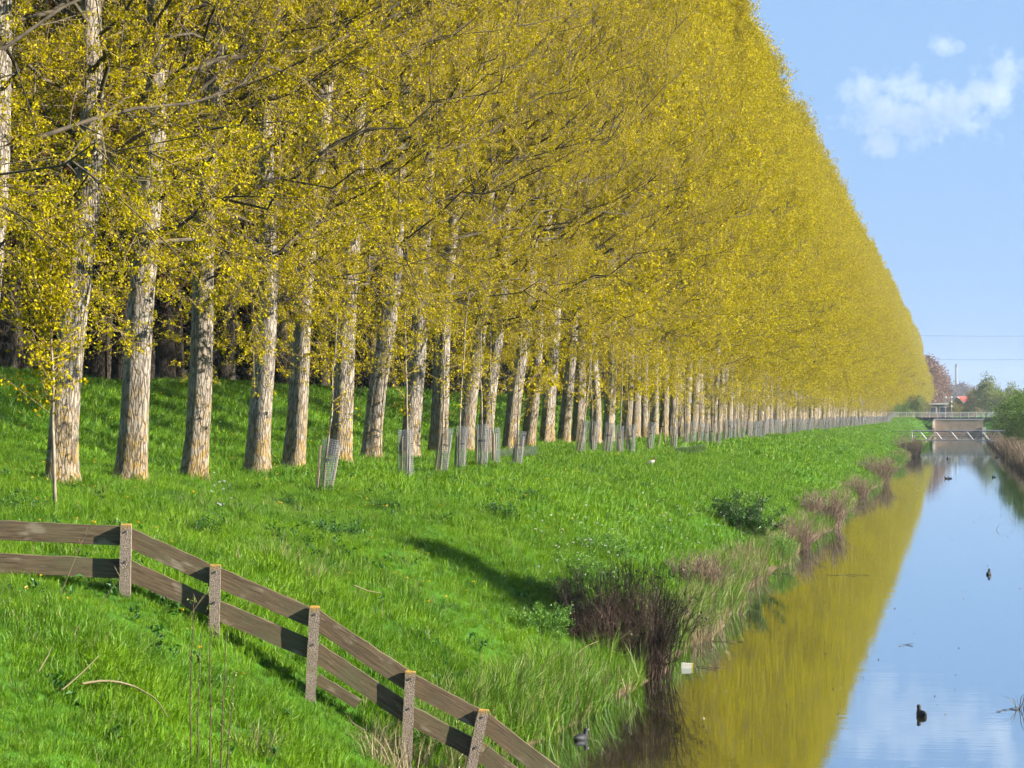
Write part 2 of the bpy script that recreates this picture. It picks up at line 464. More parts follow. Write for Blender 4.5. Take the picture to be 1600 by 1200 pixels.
# ================================================================== THE SETTING
# ground: one sheet, fine near the canal, coarse towards the horizon
xs = -np.concatenate([[-6000, -2500, -1200, -600, -300, -150, -80, -40, -25, -18], np.arange(-14, -4, .5), np.arange(-4, 4, 1.0), np.arange(4, 12, .2), np.arange(12, 28, .5), [29, 31, 34, 38, 44, 52, 62, 80, 110, 160, 260, 500, 1000, 2500, 6000]])
ys = np.concatenate([[-300, -120, -60, -30, -10, 0], np.arange(8, 75, .4), np.arange(75, 160, 1.0), np.arange(160, 440, 4.0), np.arange(440, 500, 3), [501, 502.5, 503, 503.4, 504, 505, 520, 560, 640, 800, 1100, 1600, 2500, 4500, 9000]])
X, Y = np.meshgrid(xs, ys)
Z = gz(X, Y)
ny, nx = X.shape
idx = np.arange(ny * nx).reshape(ny, nx)
G = Geo()
G.add(np.stack([X, Y, Z], -1).reshape(-1, 3), np.stack([idx[:-1, :-1], idx[1:, :-1], idx[1:, 1:], idx[:-1, 1:]], -1).reshape(-1, 4))
ground = tag(obj('ground', G.build('ground', M['soil'], True)), 'green grassy canal banks and fields around them', kind='structure')
# canal water
G = Geo()
G.add([[-6.2, -60, 0], [6.2, -60, 0], [6.2, 502.8, 0], [-6.2, 502.8, 0]], [[0, 1, 2, 3]])
tag(obj('canal_water', G.build('canal_water', M['water'])), 'still canal water mirroring trees and sky', kind='structure')

# ================================================================== POPLARS
def bez(p0, p1, p2, k):
    t = np.linspace(0, 1, k)[None, :, None]
    return p0[:, None, :] * (1 - t) ** 2 + 2 * p1[:, None, :] * t * (1 - t) + p2[:, None, :] * t ** 2
def unit(v):
    return v / (np.linalg.norm(v, axis=-1, keepdims=True) + 1e-9)
CRZ = np.array([3.3, 4.8, 6.3, 9, 12, 16, 20, 24, 27, 29])
CRR = np.array([2.4, 4.9, 6.6, 7.3, 6.6, 4.5, 2.6, 1.1, 0.4, 0.2])
def trunk_path(seed, H=27.0, k=30):
    r = np.random.default_rng(seed)
    z = np.concatenate([[-.3, 0, .12, .3, .6], np.linspace(1.0, H, k)])
    a, b, c, d = r.uniform(0, 6.28, 4)
    x = .10 * np.sin(z * .35 + a) + .05 * np.sin(z * .9 + b) - .10 * math.sin(a) - .05 * math.sin(b)
    y = .10 * np.sin(z * .33 + c) + .05 * np.sin(z * .8 + d) - .10 * math.sin(c) - .05 * math.sin(d)
    rad = np.interp(z, [-.3, 0, .3, 1.0, 4, 8, 14, 20, H], [.45, .375, .30, .262, .23, .19, .125, .07, .015])
    return np.stack([x, y, z], -1), rad
def make_poplar(seed, near=True):
    """returns (trunk mesh, branches mesh, crown mesh) of one poplar standing at the origin"""
    r = np.random.default_rng(seed)
    P, rad = trunk_path(seed)
    T = Geo()
    sides = 20 if near else 8
    if not near:
        P, rad = P[::2], rad[::2]
    # fluted trunk rings
    k = len(P); ang = np.arange(sides) * 2 * math.pi / sides
    fl = 1 + (.05 * np.sin(3 * ang + r.uniform(0, 6)) + .035 * np.sin(5 * ang + r.uniform(0, 6)))[None, :] * np.clip(1.6 - P[:, 2:3] * .12, .4, 1.6)
    fl = fl + r.normal(0, .012, (k, sides)) * (1 if near else 0)
    V = np.stack([P[:, 0:1] + rad[:, None] * fl * np.cos(ang), P[:, 1:2] + rad[:, None] * fl * np.sin(ang), np.repeat(P[:, 2:3], sides, 1)], -1)
    i = (np.arange(k - 1) * sides)[:, None]; j = np.arange(sides)[None, :]; j2 = (j + 1) % sides
    T.add(V.reshape(-1, 3), np.stack([i + j, i + j2, i + sides + j2, i + sides + j], -1).reshape(-1, 4))
    trunk = T.build('poplar_trunk', M['bark'], True)
    B = Geo(); Lf = Geo()
    nl = 46
    fr = np.arange(nl) / nl
    z0 = 4.3 + 21.4 * fr ** 1.05 + r.uniform(-.3, .3, nl)
    az = np.arange(nl) * 2.39996 + r.uniform(-.5, .5, nl)
    rise = np.interp(z0, [4, 6, 10, 18, 26], [1.2, 3.4, 5.4, 5.0, 2.4]) * r.uniform(.7, 1.2, nl)
    zt = np.minimum(z0 + rise, 28.2)
    rt = np.interp(zt, CRZ, CRR) * r.uniform(.72, 1.02, nl)
    base = np.stack([np.interp(z0, P[:, 2], P[:, 0]), np.interp(z0, P[:, 2], P[:, 1]), z0], -1)
    out = np.stack([np.cos(az), np.sin(az), np.zeros(nl)], -1)
    tip = base + out * rt[:, None]; tip[:, 2] = zt
    mid = base + out * rt[:, None] * .55; mid[:, 2] = z0 + rise * np.where(z0 < 7, .75, .35)
    kk = 9
    LP = bez(base, mid, tip, kk)
    LP[:, 1:-1] += r.normal(0, .17, (nl, kk - 2, 3))
    r0 = np.interp(z0, [4, 10, 18, 26], [.034, .055, .042, .018]) * r.uniform(.7, 1.25, nl)
    B.tubes(LP, r0[:, None] * np.linspace(1, .14, kk)[None, :] ** .9, 6)
    # secondary branches
    ns_ = 13 if near else 10
    tt = r.uniform(.10, 1.0, (nl, ns_))
    ii = np.clip((tt * (kk - 1)).astype(int), 0, kk - 2); ff = (tt * (kk - 1) - ii)[..., None]
    li = np.arange(nl)[:, None]
    s0 = LP[li, ii] * (1 - ff) + LP[li, ii + 1] * ff
    ldir = unit(LP[li, ii + 1] - LP[li, ii])
    low = np.clip((8.5 - s0[..., 2]) / 4, 0, 1)[..., None]
    sd = unit(ldir * .75 + r.normal(0, .62, (nl, ns_, 3)) + np.array([0, 0, .42]) * (1 - low) - np.array([0, 0, .45]) * low)
    sl = np.interp(tt, [.18, .5, 1.0], [2.6, 2.3, 1.3]) * r.uniform(.6, 1.15, (nl, ns_)) * np.interp(s0[..., 2], [4, 20, 27], [1, .9, .55])
    s0 = s0.reshape(-1, 3); sd = sd.reshape(-1, 3); sl = sl.reshape(-1)
    # the leader and, on the lower trunk, leafy shoots
    ne = 66
    ze = np.concatenate([r.uniform(24, 27, 12), r.uniform(2.4, 5.0, 8), r.uniform(4.8, 14, ne - 20)])
    ae = r.uniform(0, 6.28, ne)
    e0 = np.stack([np.interp(ze, P[:, 2], P[:, 0]), np.interp(ze, P[:, 2], P[:, 1]), ze], -1)
    ed = unit(np.stack([np.cos(ae), np.sin(ae), np.where(ze > 20, 2.2, r.uniform(-.4, .8, ne))], -1))
    el = np.where(ze > 20, 1.6, 1.0) * r.uniform(.5, 1.2, ne)
    s0 = np.vstack([s0, e0]); sd = np.vstack([sd, ed]); sl = np.concatenate([sl, el])
    lowS = np.clip((8.5 - s0[:, 2]) / 4.5, 0, 1)[:, None]
    send = s0 + sd * sl[:, None] + np.array([0, 0, .28]) * sl[:, None] * (1 - 2 * lowS)
    smid = s0 + sd * sl[:, None] * .5 + r.normal(0, .1, s0.shape)
    SP = bez(s0, smid, send, 5)
    B.tubes(SP, (.014 if near else .016) * np.linspace(1, .25, 5)[None, :] * r.uniform(.7, 1.3, (len(SP), 1)), 4 if near else 3)
    # twigs
    nt_ = 10 if near else 6
    n2 = len(SP)
    tt = r.uniform(.12, 1.0, (n2, nt_)); tt[:, 0] = .98
    ii = np.clip((tt * 4).astype(int), 0, 3); ff = (tt * 4 - ii)[..., None]
    li = np.arange(n2)[:, None]
    t0 = SP[li, ii] * (1 - ff) + SP[li, ii + 1] * ff
    td = unit(unit(SP[li, ii + 1] - SP[li, ii]) * .8 + r.normal(0, .6, (n2, nt_, 3)) + np.array([0, 0, .35]) * (1 - 2.0 * lowS[:, None, :]))
    tl = r.uniform(.35, 1.05, (n2, nt_))
    t0 = t0.reshape(-1, 3); td = td.reshape(-1, 3); tl = tl.reshape(-1)
    tend = t0 + td * tl[:, None] + np.array([0, 0, .15]) * tl[:, None]
    TP = bez(t0, t0 + td * tl[:, None] * .5 + r.normal(0, .05, t0.shape), tend, 3)
    TG = Geo() 
    if near:
        B.tubes(TP, np.array([.008, .006, .0035])[None, :] * np.ones((len(TP), 1)), 3, mi=1)
    else:
        keep = r.random(len(TP)) < .4
        B.tubes(TP[keep], np.array([.008, .006, .005])[None, :] * np.ones((keep.sum(), 1)), 3, mi=1)
    # leaves in little bunches along the twigs
    nn, nlv = (7, 6) if near else (4, 4)
    u = r.uniform(.2, 1.0, (len(TP), nn)); 
    c = TP[:, 0][:, None] * ((1 - u) ** 2)[..., None] + 2 * TP[:, 1][:, None] * (u * (1 - u))[..., None] + TP[:, 2][:, None] * (u ** 2)[..., None]
    c = c.reshape(-1, 1, 3) + r.normal(0, .036 if near else .12, (len(TP) * nn, nlv, 3))
    c = c.reshape(-1, 3)
    sz = np.clip(.036 * np.exp(r.normal(0, .32, len(c))), .018, .068) if near else r.uniform(.08, .145, len(c))
    Lf.leaves(c, sz, .85, up=.3)
    return trunk, B.build('poplar_branches', [M['branch'], M['twig']], True), Lf.build('poplar_leaves', M['leaf'])

NEAR = [make_poplar(100 + i, True) for i in range(3)]
FAR = [make_poplar(200 + i, False) for i in range(3)]
TL = 15.0
near_x = [95, 205, 302, 402, 458, 530, 580, 638, 683, 727, 757, 797, 825, 854, 881, 902, 930, 950, 977, 991]
inv = [.000713 - 6.57e-5 * 2, .000713 - 6.57e-5] + [1.0 / (1497 - x) for x in near_x]
while inv[-1] < 900 / 60150.0:
    inv.append(inv[-1] + 6.57e-5 * (1 + random.uniform(-.12, .12)))
traits = ['broad lichen-streaked trunk behind a thin sapling', 'yellow-stained base and dark shaded left side', 'pale trunk leaning slightly right',
          'smooth pale grey trunk', 'yellow lichen stripe and leafy shoots on the trunk', 'pale trunk behind the leaning mesh guard', 'trunk standing clear of the guards',
          'trunk behind an upright mesh guard', 'trunk behind two mesh guards', 'trunk rising over a row of guards']
for i, iv in enumerate(inv):
    L = TL + random.uniform(-.25, .25)
    y = y_at(1 / iv, L)
    if 498 < y < 516: continue
    x = -L
    vis = i - 2
    t = empty('poplar_tree', (x, y, float(gz(x, y)) - .05))
    lean = R(random.uniform(2.6, 4.4)) if vis < 14 else R(random.uniform(1.2, 2.8))
    rz = random.uniform(0, 6.283)
    t.rotation_euler = (Euler((R(random.uniform(-1, 1)), lean, 0)).to_matrix() @ Matrix.Rotation(rz, 3, 'Z')).to_euler()
    s = random.uniform(.91, 1.01)
    t.scale = (s * random.uniform(.94, 1.03), s * random.uniform(.94, 1.03), s)
    src = NEAR[(i * 2 + i // 3) % 3] if y < random.uniform(80, 135) else FAR[i % 3]
    obj('trunk', src[0], t); obj('branches', src[1], t); obj('crown', src[2], t)
    if vis < 0:
        tag(t, 'poplar rooted just outside the left edge, only its yellow-green crown reaching in', 'tree', 'poplars outside the left edge')
    elif vis < 20:
        tr = traits[vis] if vis < len(traits) else 'pale trunk, dark on its left side'
        tag(t, f'{ORD[vis]} poplar from the left, {tr}', 'tree', 'poplars in the long canal row')
    else:
        tag(t, 'distant poplar in the right part of the row, its narrow trunk crowded by its neighbours', 'tree', 'far poplars in the long canal row')

# ================================================================== TREES OF OTHER KINDS
def make_tree(seed, H, RX, leaf, n_leaf, lsize, trunk_r=.25, base_z=.25, forks=7, bark='bark_dark', clumps=60, twig=True, spread=.22, shape=1.0):
    """trunk + limbs mesh and a leafy crown mesh of a free-standing broadleaf tree at the origin"""
    r = np.random.default_rng(seed)
    T = Geo()
    k = 8
    z = np.linspace(-.3, H * .62, k)
    bend = r.normal(0, .035 * H, 2)
    f = np.clip(z / (H * .62), 0, 1) ** 1.5
    P = np.stack([bend[0] * f, bend[1] * f, z], -1)
    T.tubes(P[None], np.linspace(1.15, .35, k)[None] * trunk_r, 9)
    az = np.arange(forks) * 2.4 + r.uniform(0, 6)
    z0 = r.uniform(H * .14, H * .5, forks)
    b = np.stack([np.interp(z0, z, P[:, 0]), np.interp(z0, z, P[:, 1]), z0], -1)
    o = np.stack([np.cos(az), np.sin(az), np.zeros(forks)], -1)
    tip = b + o * (RX * r.uniform(.5, .85, forks))[:, None]; tip[:, 2] = z0 + r.uniform(.25, .5, forks) * H
    mid = b + o * (RX * .4) ; mid[:, 2] = z0 + .12 * H
    LP = bez(b, mid, tip, 7)
    LP[:, 1:-1] += r.normal(0, .02 * H, (forks, 5, 3))
    T.tubes(LP, trunk_r * .5 * np.linspace(1, .15, 7)[None] * np.ones((forks, 1)), 6)
    tm = T.build('tree_trunk', M[bark], True)
    C = Geo()
    # clump centres through an uneven ovoid
    cc = unit(r.normal(size=(clumps, 3))) * (r.random((clumps, 1)) ** .42)
    cz = cc[:, 2]
    cc[:, :2] *= RX * (1 - .25 * shape * np.clip(cz, 0, 1))[:, None]
    hz = H * (1 - base_z) / 2
    cc[:, 2] = H * base_z + hz + cz * hz
    cc[:, :2] += bend * .6
    w = r.uniform(.4, 1.3, clumps); w /= w.sum()
    ci = r.choice(clumps, n_leaf, p=w)
    pos = cc[ci] + r.normal(0, 1, (n_leaf, 3)) * RX * spread * np.array([1, 1, .75]) * r.uniform(.5, 1.2, clumps)[ci][:, None]
    pos = pos[pos[:, 2] > .15]
    C.leaves(pos, r.uniform(.7, 1.3, len(pos)) * lsize, .8, up=.4)
    if twig:
        m_ = min(260, clumps * 4)
        ci = r.choice(clumps, m_)
        a = cc[ci] + r.normal(0, .1 * RX, (m_, 3)); d = unit(r.normal(size=(m_, 3)) + [0, 0, .5]) * RX * .35
        T2 = Geo()
        C.tubes(np.stack([a - d * .5, a + r.normal(0, .03 * RX, (m_, 3)), a + d * .5], 1), np.array([[.02, .014, .006]]) * (H / 9) * np.ones((m_, 1)), 3, mi=1)
    cm = C.build('tree_crown', [M[leaf], M['branch']])
    return tm, cm
def plant_tree(name, src, x, y, label, cat, group=None, s=1.0, rz=None, z=None):
    t = empty(name, (x, y, float(gz(x, y)) if z is None else z), (0, 0, random.uniform(0, 6.28) if rz is None else rz))
    t.scale = (s * random.uniform(.92, 1.08), s * random.uniform(.92, 1.08), s)
    obj('trunk', src[0], t); obj('crown', src[1], t)
    return tag(t, label, cat, group)

# woodland behind the poplars
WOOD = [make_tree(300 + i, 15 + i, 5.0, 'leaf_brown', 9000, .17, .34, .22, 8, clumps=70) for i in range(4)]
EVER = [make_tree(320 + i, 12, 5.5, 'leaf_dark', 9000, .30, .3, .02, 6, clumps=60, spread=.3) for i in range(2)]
special = [(18, 30, 'dark forked woodland tree at the far left edge behind the first poplar'), (150, 28.5, 'dark woodland tree with leaning limbs between the first and second poplars'),
           (258, 29, 'pale-lit slender woodland trunk between the second and third poplars'), (352, 28, 'woodland trunk leaning right between the third and fourth poplars'),
           (505, 29, 'shaded woodland trunk between the fifth and sixth poplars'), (608, 28.5, 'dark woodland trunk between the seventh and eighth poplars')]
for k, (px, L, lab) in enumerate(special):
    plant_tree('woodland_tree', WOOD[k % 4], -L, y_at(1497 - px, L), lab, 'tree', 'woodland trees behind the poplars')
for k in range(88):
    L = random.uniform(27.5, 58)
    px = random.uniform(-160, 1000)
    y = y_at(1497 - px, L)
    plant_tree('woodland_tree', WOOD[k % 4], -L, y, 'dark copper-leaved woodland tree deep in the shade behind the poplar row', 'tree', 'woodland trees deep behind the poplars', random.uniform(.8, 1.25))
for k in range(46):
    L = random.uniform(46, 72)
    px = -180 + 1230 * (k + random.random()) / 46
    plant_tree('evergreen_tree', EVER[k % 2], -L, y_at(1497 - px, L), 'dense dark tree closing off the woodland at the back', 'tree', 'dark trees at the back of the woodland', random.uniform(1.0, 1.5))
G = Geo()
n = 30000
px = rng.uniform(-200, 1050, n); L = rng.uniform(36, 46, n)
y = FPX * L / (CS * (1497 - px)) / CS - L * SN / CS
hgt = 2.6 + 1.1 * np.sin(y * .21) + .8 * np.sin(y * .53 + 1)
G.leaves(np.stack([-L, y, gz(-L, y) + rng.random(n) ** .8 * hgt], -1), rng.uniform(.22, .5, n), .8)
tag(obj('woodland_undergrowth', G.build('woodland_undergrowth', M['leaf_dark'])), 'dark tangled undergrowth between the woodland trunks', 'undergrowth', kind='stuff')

# ================================================================== SCATTERED GROUND COVER (stuff)
def blade_tuft(seed, n, h, w, rad, lean, mat, name):
    r = np.random.default_rng(seed)
    a = r.uniform(0, 6.283, n); d = rad * np.sqrt(r.random(n))
    b = np.stack([d * np.cos(a), d * np.sin(a), np.full(n, -.02)], -1)
    la = a + r.normal(0, .9, n); ll = np.abs(r.normal(0, lean, n)) + .1
    hh = h * r.uniform(.45, 1.15, n)
    out = np.stack([np.cos(la), np.sin(la), np.zeros(n)], -1)
    mid = b + out * (ll * hh * .3)[:, None] + np.array([0, 0, 1]) * (hh * .55)[:, None]
    tip = b + out * (ll * hh)[:, None] + np.array([0, 0, 1]) * (hh * (1 - .25 * ll))[:, None]
    fa = r.uniform(0, 6.283, n); sd = np.stack([np.cos(fa), np.sin(fa), np.zeros(n)], -1) * (w * r.uniform(.6, 1.2, n) / 2)[:, None]
    V = np.stack([b - sd, b + sd, mid + sd * .85, mid - sd * .85, tip], 1).reshape(-1, 3)
    o = np.arange(n)[:, None] * 5
    g = Geo(); g.add(V, o + np.array([[0, 1, 2, 3]]), o + np.array([[3, 2, 4]]))
    return bpy.data.objects.new(name, g.build(name, mat))
def scatter(name, pts, protos, smin, smax, label, cat, tilt=.15, scl=None):
    n = len(pts)
    me = bpy.data.meshes.new(name)
    me.vertices.add(n); me.vertices.foreach_set('co', np.asarray(pts, np.float32).ravel())
    a = me.attributes.new('rot', 'FLOAT_VECTOR', 'POINT')
    rot = np.stack([rng.normal(0, tilt, n), rng.normal(0, tilt, n), rng.uniform(0, 6.283, n)], -1)
    a.data.foreach_set('vector', rot.astype(np.float32).ravel())
    a = me.attributes.new('scl', 'FLOAT', 'POINT')
    sv = rng.uniform(smin, smax, n) * (1 if scl is None else scl)
    a.data.foreach_set('value', sv.astype(np.float32))
    a = me.attributes.new('pick', 'INT', 'POINT')
    a.data.foreach_set('value', rng.integers(0, len(protos), n).astype(np.int32))
    o = obj(name, me)
    ng = bpy.data.node_groups.new(name + '_nodes', 'GeometryNodeTree')
    ng.interface.new_socket('Geometry', in_out='INPUT', socket_type='NodeSocketGeometry')
    ng.interface.new_socket('Geometry', in_out='OUTPUT', socket_type='NodeSocketGeometry')
    ns, ls = ng.nodes, ng.links
    gi, go = ns.new('NodeGroupInput'), ns.new('NodeGroupOutput')
    jn = ns.new('GeometryNodeJoinGeometry')
    for p in protos:
        oi = ns.new('GeometryNodeObjectInfo'); oi.inputs[0].default_value = p; oi.inputs['As Instance'].default_value = True
        ls.new(oi.outputs['Geometry'], jn.inputs[0])
    ip = ns.new('GeometryNodeInstanceOnPoints')
    ip.inputs['Pick Instance'].default_value = True
    def attr(nm, ty):
        q = ns.new('GeometryNodeInputNamedAttribute'); q.data_type = ty; q.inputs[0].default_value = nm
        return q.outputs[0]
    er = ns.new('FunctionNodeEulerToRotation')
    ls.new(attr('rot', 'FLOAT_VECTOR'), er.inputs[0])
    ls.new(gi.outputs[0], ip.inputs['Points']); ls.new(jn.outputs[0], ip.inputs['Instance'])
    ls.new(er.outputs[0], ip.inputs['Rotation']); ls.new(attr('scl', 'FLOAT'), ip.inputs['Scale']); ls.new(attr('pick', 'INT'), ip.inputs['Instance Index'])
    ls.new(ip.outputs[0], go.inputs[0])
    md = o.modifiers.new('scatter', 'NODES'); md.node_group = ng
    tag(o, label, cat, kind='stuff')
    return o
def bank_points(z0, z1, dens, Lmin, Lmax, margin=160):
    """random spots on the left bank between two camera depths, inside the view plus a margin"""
    out = []
    A = (z1 - z0) * (Lmax - Lmin)
    n = int(A * dens)
    Zc = rng.uniform(z0, z1, n); L = rng.uniform(Lmin, Lmax, n)
    off = FPX * L / (CS * Zc)
    k = (off < 1497 + margin)
    Zc, L = Zc[k], L[k]
    y = (Zc - L * SN) / CS
    z = gz(-L, y)
    k = z > .06
    return np.stack([-L, y, z], -1)[k]

G1 = [blade_tuft(400 + i, 36, .15, .0085, .10, .75, M['grass'], 'grass_tuft') for i in range(4)]
G2 = [blade_tuft(410 + i, 26, .19, .016, .16, .75, M['grass'], 'grass_tuft') for i in range(3)]
G3 = [blade_tuft(420 + i, 22, .22, .04, .34, .8, M['grass'], 'grass_tuft') for i in range(3)]
p = np.vstack([bank_points(17, 34, 120, 4.9, 16), bank_points(34, 52, 75, 4.9, 22)])
scatter('near_grass', p, G1, .6, 1.35, 'long bright green grass covering the near canal bank', 'grass', scl=(1 + .4 * np.sin(p[:, 0] * 1.3 + p[:, 1] * .9) * np.sin(p[:, 1] * .6 + p[:, 0])) * (1 - .5 * np.exp(-((p[:, 1] - 26.0 - (p[:, 0] + 9.1) * .25) / 1.5) ** 2)))
p = bank_points(52, 110, 26, 4.9, 28)
scatter('middle_grass', p, G2, .6, 1.3, 'bright green grass on the bank under the middle poplars', 'grass')
p = np.vstack([bank_points(110, 240, 5.5, 4.9, 27), bank_points(240, 500, 2.2, 4.9, 22)])
scatter('far_grass', p, G3, .6, 1.25, 'bright green grass on the far stretch of bank', 'grass')

# tall sedge and dry straw along the water's edge
S1 = [blade_tuft(430 + i, 26, .62, .014, .13, .42, M['sedge'], 'sedge_tuft') for i in range(3)]
S2 = [blade_tuft(440 + i, 26, .42, .012, .16, .75, M['straw'], 'straw_tuft') for i in range(3)]
def edge_points(n, y0, y1, zlo, zhi, fn=None):
    y = rng.uniform(y0, y1, n); x = -rng.uniform(4.3, 6.8, n)
    z = gz(x, y); k = (z > zlo) & (z < zhi)
    if fn is not None: k &= rng.random(n) < fn(y)
    return np.stack([x, y, z - .03], -1)[k]
clump = lambda y: np.clip(.55 + .55 * np.sin(y * .55 + .5) * np.sin(y * .21), 0, 1)
p = np.vstack([edge_points(2600, 20, 36, .0, .55), edge_points(1500, 36, 70, .0, .5, clump), edge_points(1800, 70, 200, .0, .45, clump)])
p = p[~((p[:, 1] < 28.6) & (p[:, 0] < -4.9))]
scatter('waterside_sedge', p, S1, .6, 1.15, 'tall green sedge leaning over the edge of the water', 'sedge')
p = np.vstack([edge_points(200, 20, 38, .0, .5), edge_points(1900, 43, 80, .0, .55, lambda y: 1 - clump(y) * .6), edge_points(4600, 80, 330, .0, .6, lambda y: 1 - clump(y) * .6)])
scatter('waterside_straw', p, S2, .6, 1.3, 'dry straw-coloured grass along the edge of the water', 'dry grass')

# dandelions and cow parsley heads
def flower(seed, n, rad, h, mat, leafm, name):
    g = Geo(); r = np.random.default_rng(seed)
    a = r.uniform(0, 6.28, n)
    c = np.stack([np.cos(a) * rad * .6, np.sin(a) * rad * .6, h + r.normal(0, rad * .2, n)], -1)
    g.leaves(c, rad * 1.1, .9, up=3)
    g.tubes(np.array([[[0, 0, 0], [.005, 0, h * .5], [0, 0, h]]]), np.array([[.003, .003, .003]]), 3, mi=1)
    return bpy.data.objects.new(name, g.build(name, [M[mat], M[leafm]]))
FY = [flower(450 + i, 9, .019, .17, 'petal_y', 'leaf_cow', 'dandelion') for i in range(2)]
FW = [flower(460 + i, 16, .022, .34, 'petal_w', 'leaf_cow', 'cow_parsley_head') for i in range(2)]
p = np.vstack([bank_points(24, 60, 1.4, 6, 20), bank_points(60, 130, 1.5, 7, 24)])
k = (np.sin(p[:, 0] * 1.1 + 1) * np.sin(p[:, 1] * .45 + .6) + rng.normal(0, .35, len(p))) > .45
scatter('dandelions', p[k], FY, .8, 1.4, 'tiny yellow dandelions dotted through the grass', 'flowers')
p = np.vstack([ground_point(930 + rng.normal(0, 45), 880 + rng.normal(0, 35)) for _ in range(60)] + [ground_point(1060 + rng.normal(0, 60), 830 + rng.normal(0, 20)) for _ in range(40)] + [ground_point(345 + rng.normal(0, 14), 790 + rng.normal(0, 14)) for _ in range(12)])
scatter('cow_parsley', p, FW, .7, 1.2, 'small white flower heads in the grass above the brown bush', 'flowers')

# ================================================================== FENCE across the bank
FY0, FX0, FA = 27.0, -9.14, R(14)
FT, FC, FS = math.tan(FA), math.cos(FA), math.sin(FA)
def fence_pt(px, py):                  # place of a pixel in the fence's own upright plane
    u, v = (px - 800) / FPX, (647 - py) / FPX
    Zc = (FY0 - FX0 * FT) / (CS + u * SN - (-SN + u * CS) * FT)
    return np.array([Zc * (-SN + u * CS), Zc * (CS + u * SN), CAM_H + Zc * v])
fence = tag(empty('wooden_fence', (FX0, FY0, float(gz(FX0, FY0)))), 'weathered two-rail board fence on concrete posts stepping down the grassy bank', 'fence')
FO = np.array(fence.location)
FN = np.array([FS, -FC, 0.0])          # towards the camera
# (x of foot, y of head, x of head)
posts = [(-46, 806, -46), (196, 818, 198), (335, 881, 337), (487, 947, 492), (636, 1047, 641), (733, 1107, 755)]
PW, PD = .12, .10
heads = []
for fx, hy, hx in posts:
    hd = fence_pt(hx, hy)
    ft = fence_pt(fx, hy)
    dz = 1.3
    lean = float(np.dot(hd - ft, [FC, FS, 0])) / .75
    g = Geo()
    c = .012
    ring = lambda z, ins, sh: [[-PW / 2 + ins + sh, -PD / 2 + ins, z], [PW / 2 - ins + sh, -PD / 2 + ins, z], [PW / 2 - ins + sh, PD / 2 - ins, z], [-PW / 2 + ins + sh, PD / 2 - ins, z]]
    lv = [(rng.normal(0, .003), c, 0), (-c, 0, 0)] + [(-dz * t, rng.normal(0, .0025), -lean * dz * t) for t in (.12, .25, .4, .55, .75, 1.0)]
    V = np.array([q for z_, i_, s_ in lv for q in ring(z_, i_, s_)])
    V[:, 2] += np.where(V[:, 2] > -.02, rng.normal(0, .004, len(V)), 0)
    F = [[0, 1, 2, 3]]
    for a in range(len(lv) - 1):
        for b in range(4):
            F.append([a * 4 + b, (a + 1) * 4 + b, (a + 1) * 4 + (b + 1) % 4, a * 4 + (b + 1) % 4])
    g.add(V, F)
    po = obj('post', g.build('fence_post', M['post']), fence, hd + FN * (PD / 2 + .012) - FO, (0, 0, FA))
    heads.append(hd)
    for bz in (-.085, -.42):
        gb = Geo()
        gb.tubes(np.array([[[0, -.012, 0], [0, .01, 0]]]), np.array([[.013, .013]]), 8, cap=True)
        obj('bolt', gb.build('post_bolt', M['dark_steel']), po, (lean * bz, -PD / 2, bz))
BH, BT = .215, .045
def rail(a, b, name='rail', h=BH, back=0.0):
    """board between two points of its centre line, behind the posts"""
    d = b - a
    run = math.hypot(d[0], d[1]); ln = math.hypot(run, d[2])
    g = Geo()
    k = 9
    t = np.linspace(0, 1, k)
    sag = rng.normal(0, .003, k); wv = rng.normal(0, .003, (k, 4))
    V = []
    for i in range(k):
        x = t[i] * ln
        V += [[x, -BT / 2, -h / 2 + wv[i, 0] + sag[i]], [x, -BT / 2, h / 2 - .006 + wv[i, 1] + sag[i]], [x, -BT / 2 + .006, h / 2 + wv[i, 1] + sag[i]], [x, BT / 2, h / 2 + wv[i, 2] + sag[i]], [x, BT / 2, -h / 2 + wv[i, 3] + sag[i]]]
    F = [[i * 5 + j, i * 5 + (j + 1) % 5, (i + 1) * 5 + (j + 1) % 5, (i + 1) * 5 + j] for i in range(k - 1) for j in range(5)]
    e = (k - 1) * 5
    g.add(V, F, [[0, 4, 1], [1, 4, 2], [2, 4, 3], [e, e + 1, e + 4], [e + 1, e + 2, e + 4], [e + 2, e + 3, e + 4]])
    o = obj(name, g.build('fence_rail', M['board']), fence, a - FN * (BT / 2 + back) - FO)
    o.rotation_euler = (Matrix.Rotation(FA, 3, 'Z') @ Matrix.Rotation(-math.atan2(d[2], run), 3, 'Y')).to_euler()
    return o
UP = np.array([0, 0, 1.0])
for i in range(5):
    a, b = heads[i], heads[i + 1] - np.array([FC, FS, 0]) * .004
    st = .003 * (i % 2)
    rail(a - UP * (.035 + BH / 2), b - UP * (.035 + BH / 2), back=st)
    rail(a - UP * (.40 + BH / 2), b - UP * (.40 + BH / 2), back=st)
rail(heads[5] - UP * (.035 + BH / 2), fence_pt(905, 1243), back=.004)
rail(heads[5] - UP * (.40 + BH / 2), fence_pt(905, 1295), back=.004)
rail(fence_pt(495, 1060), fence_pt(560, 1100), 'kick_board', .12, .006)

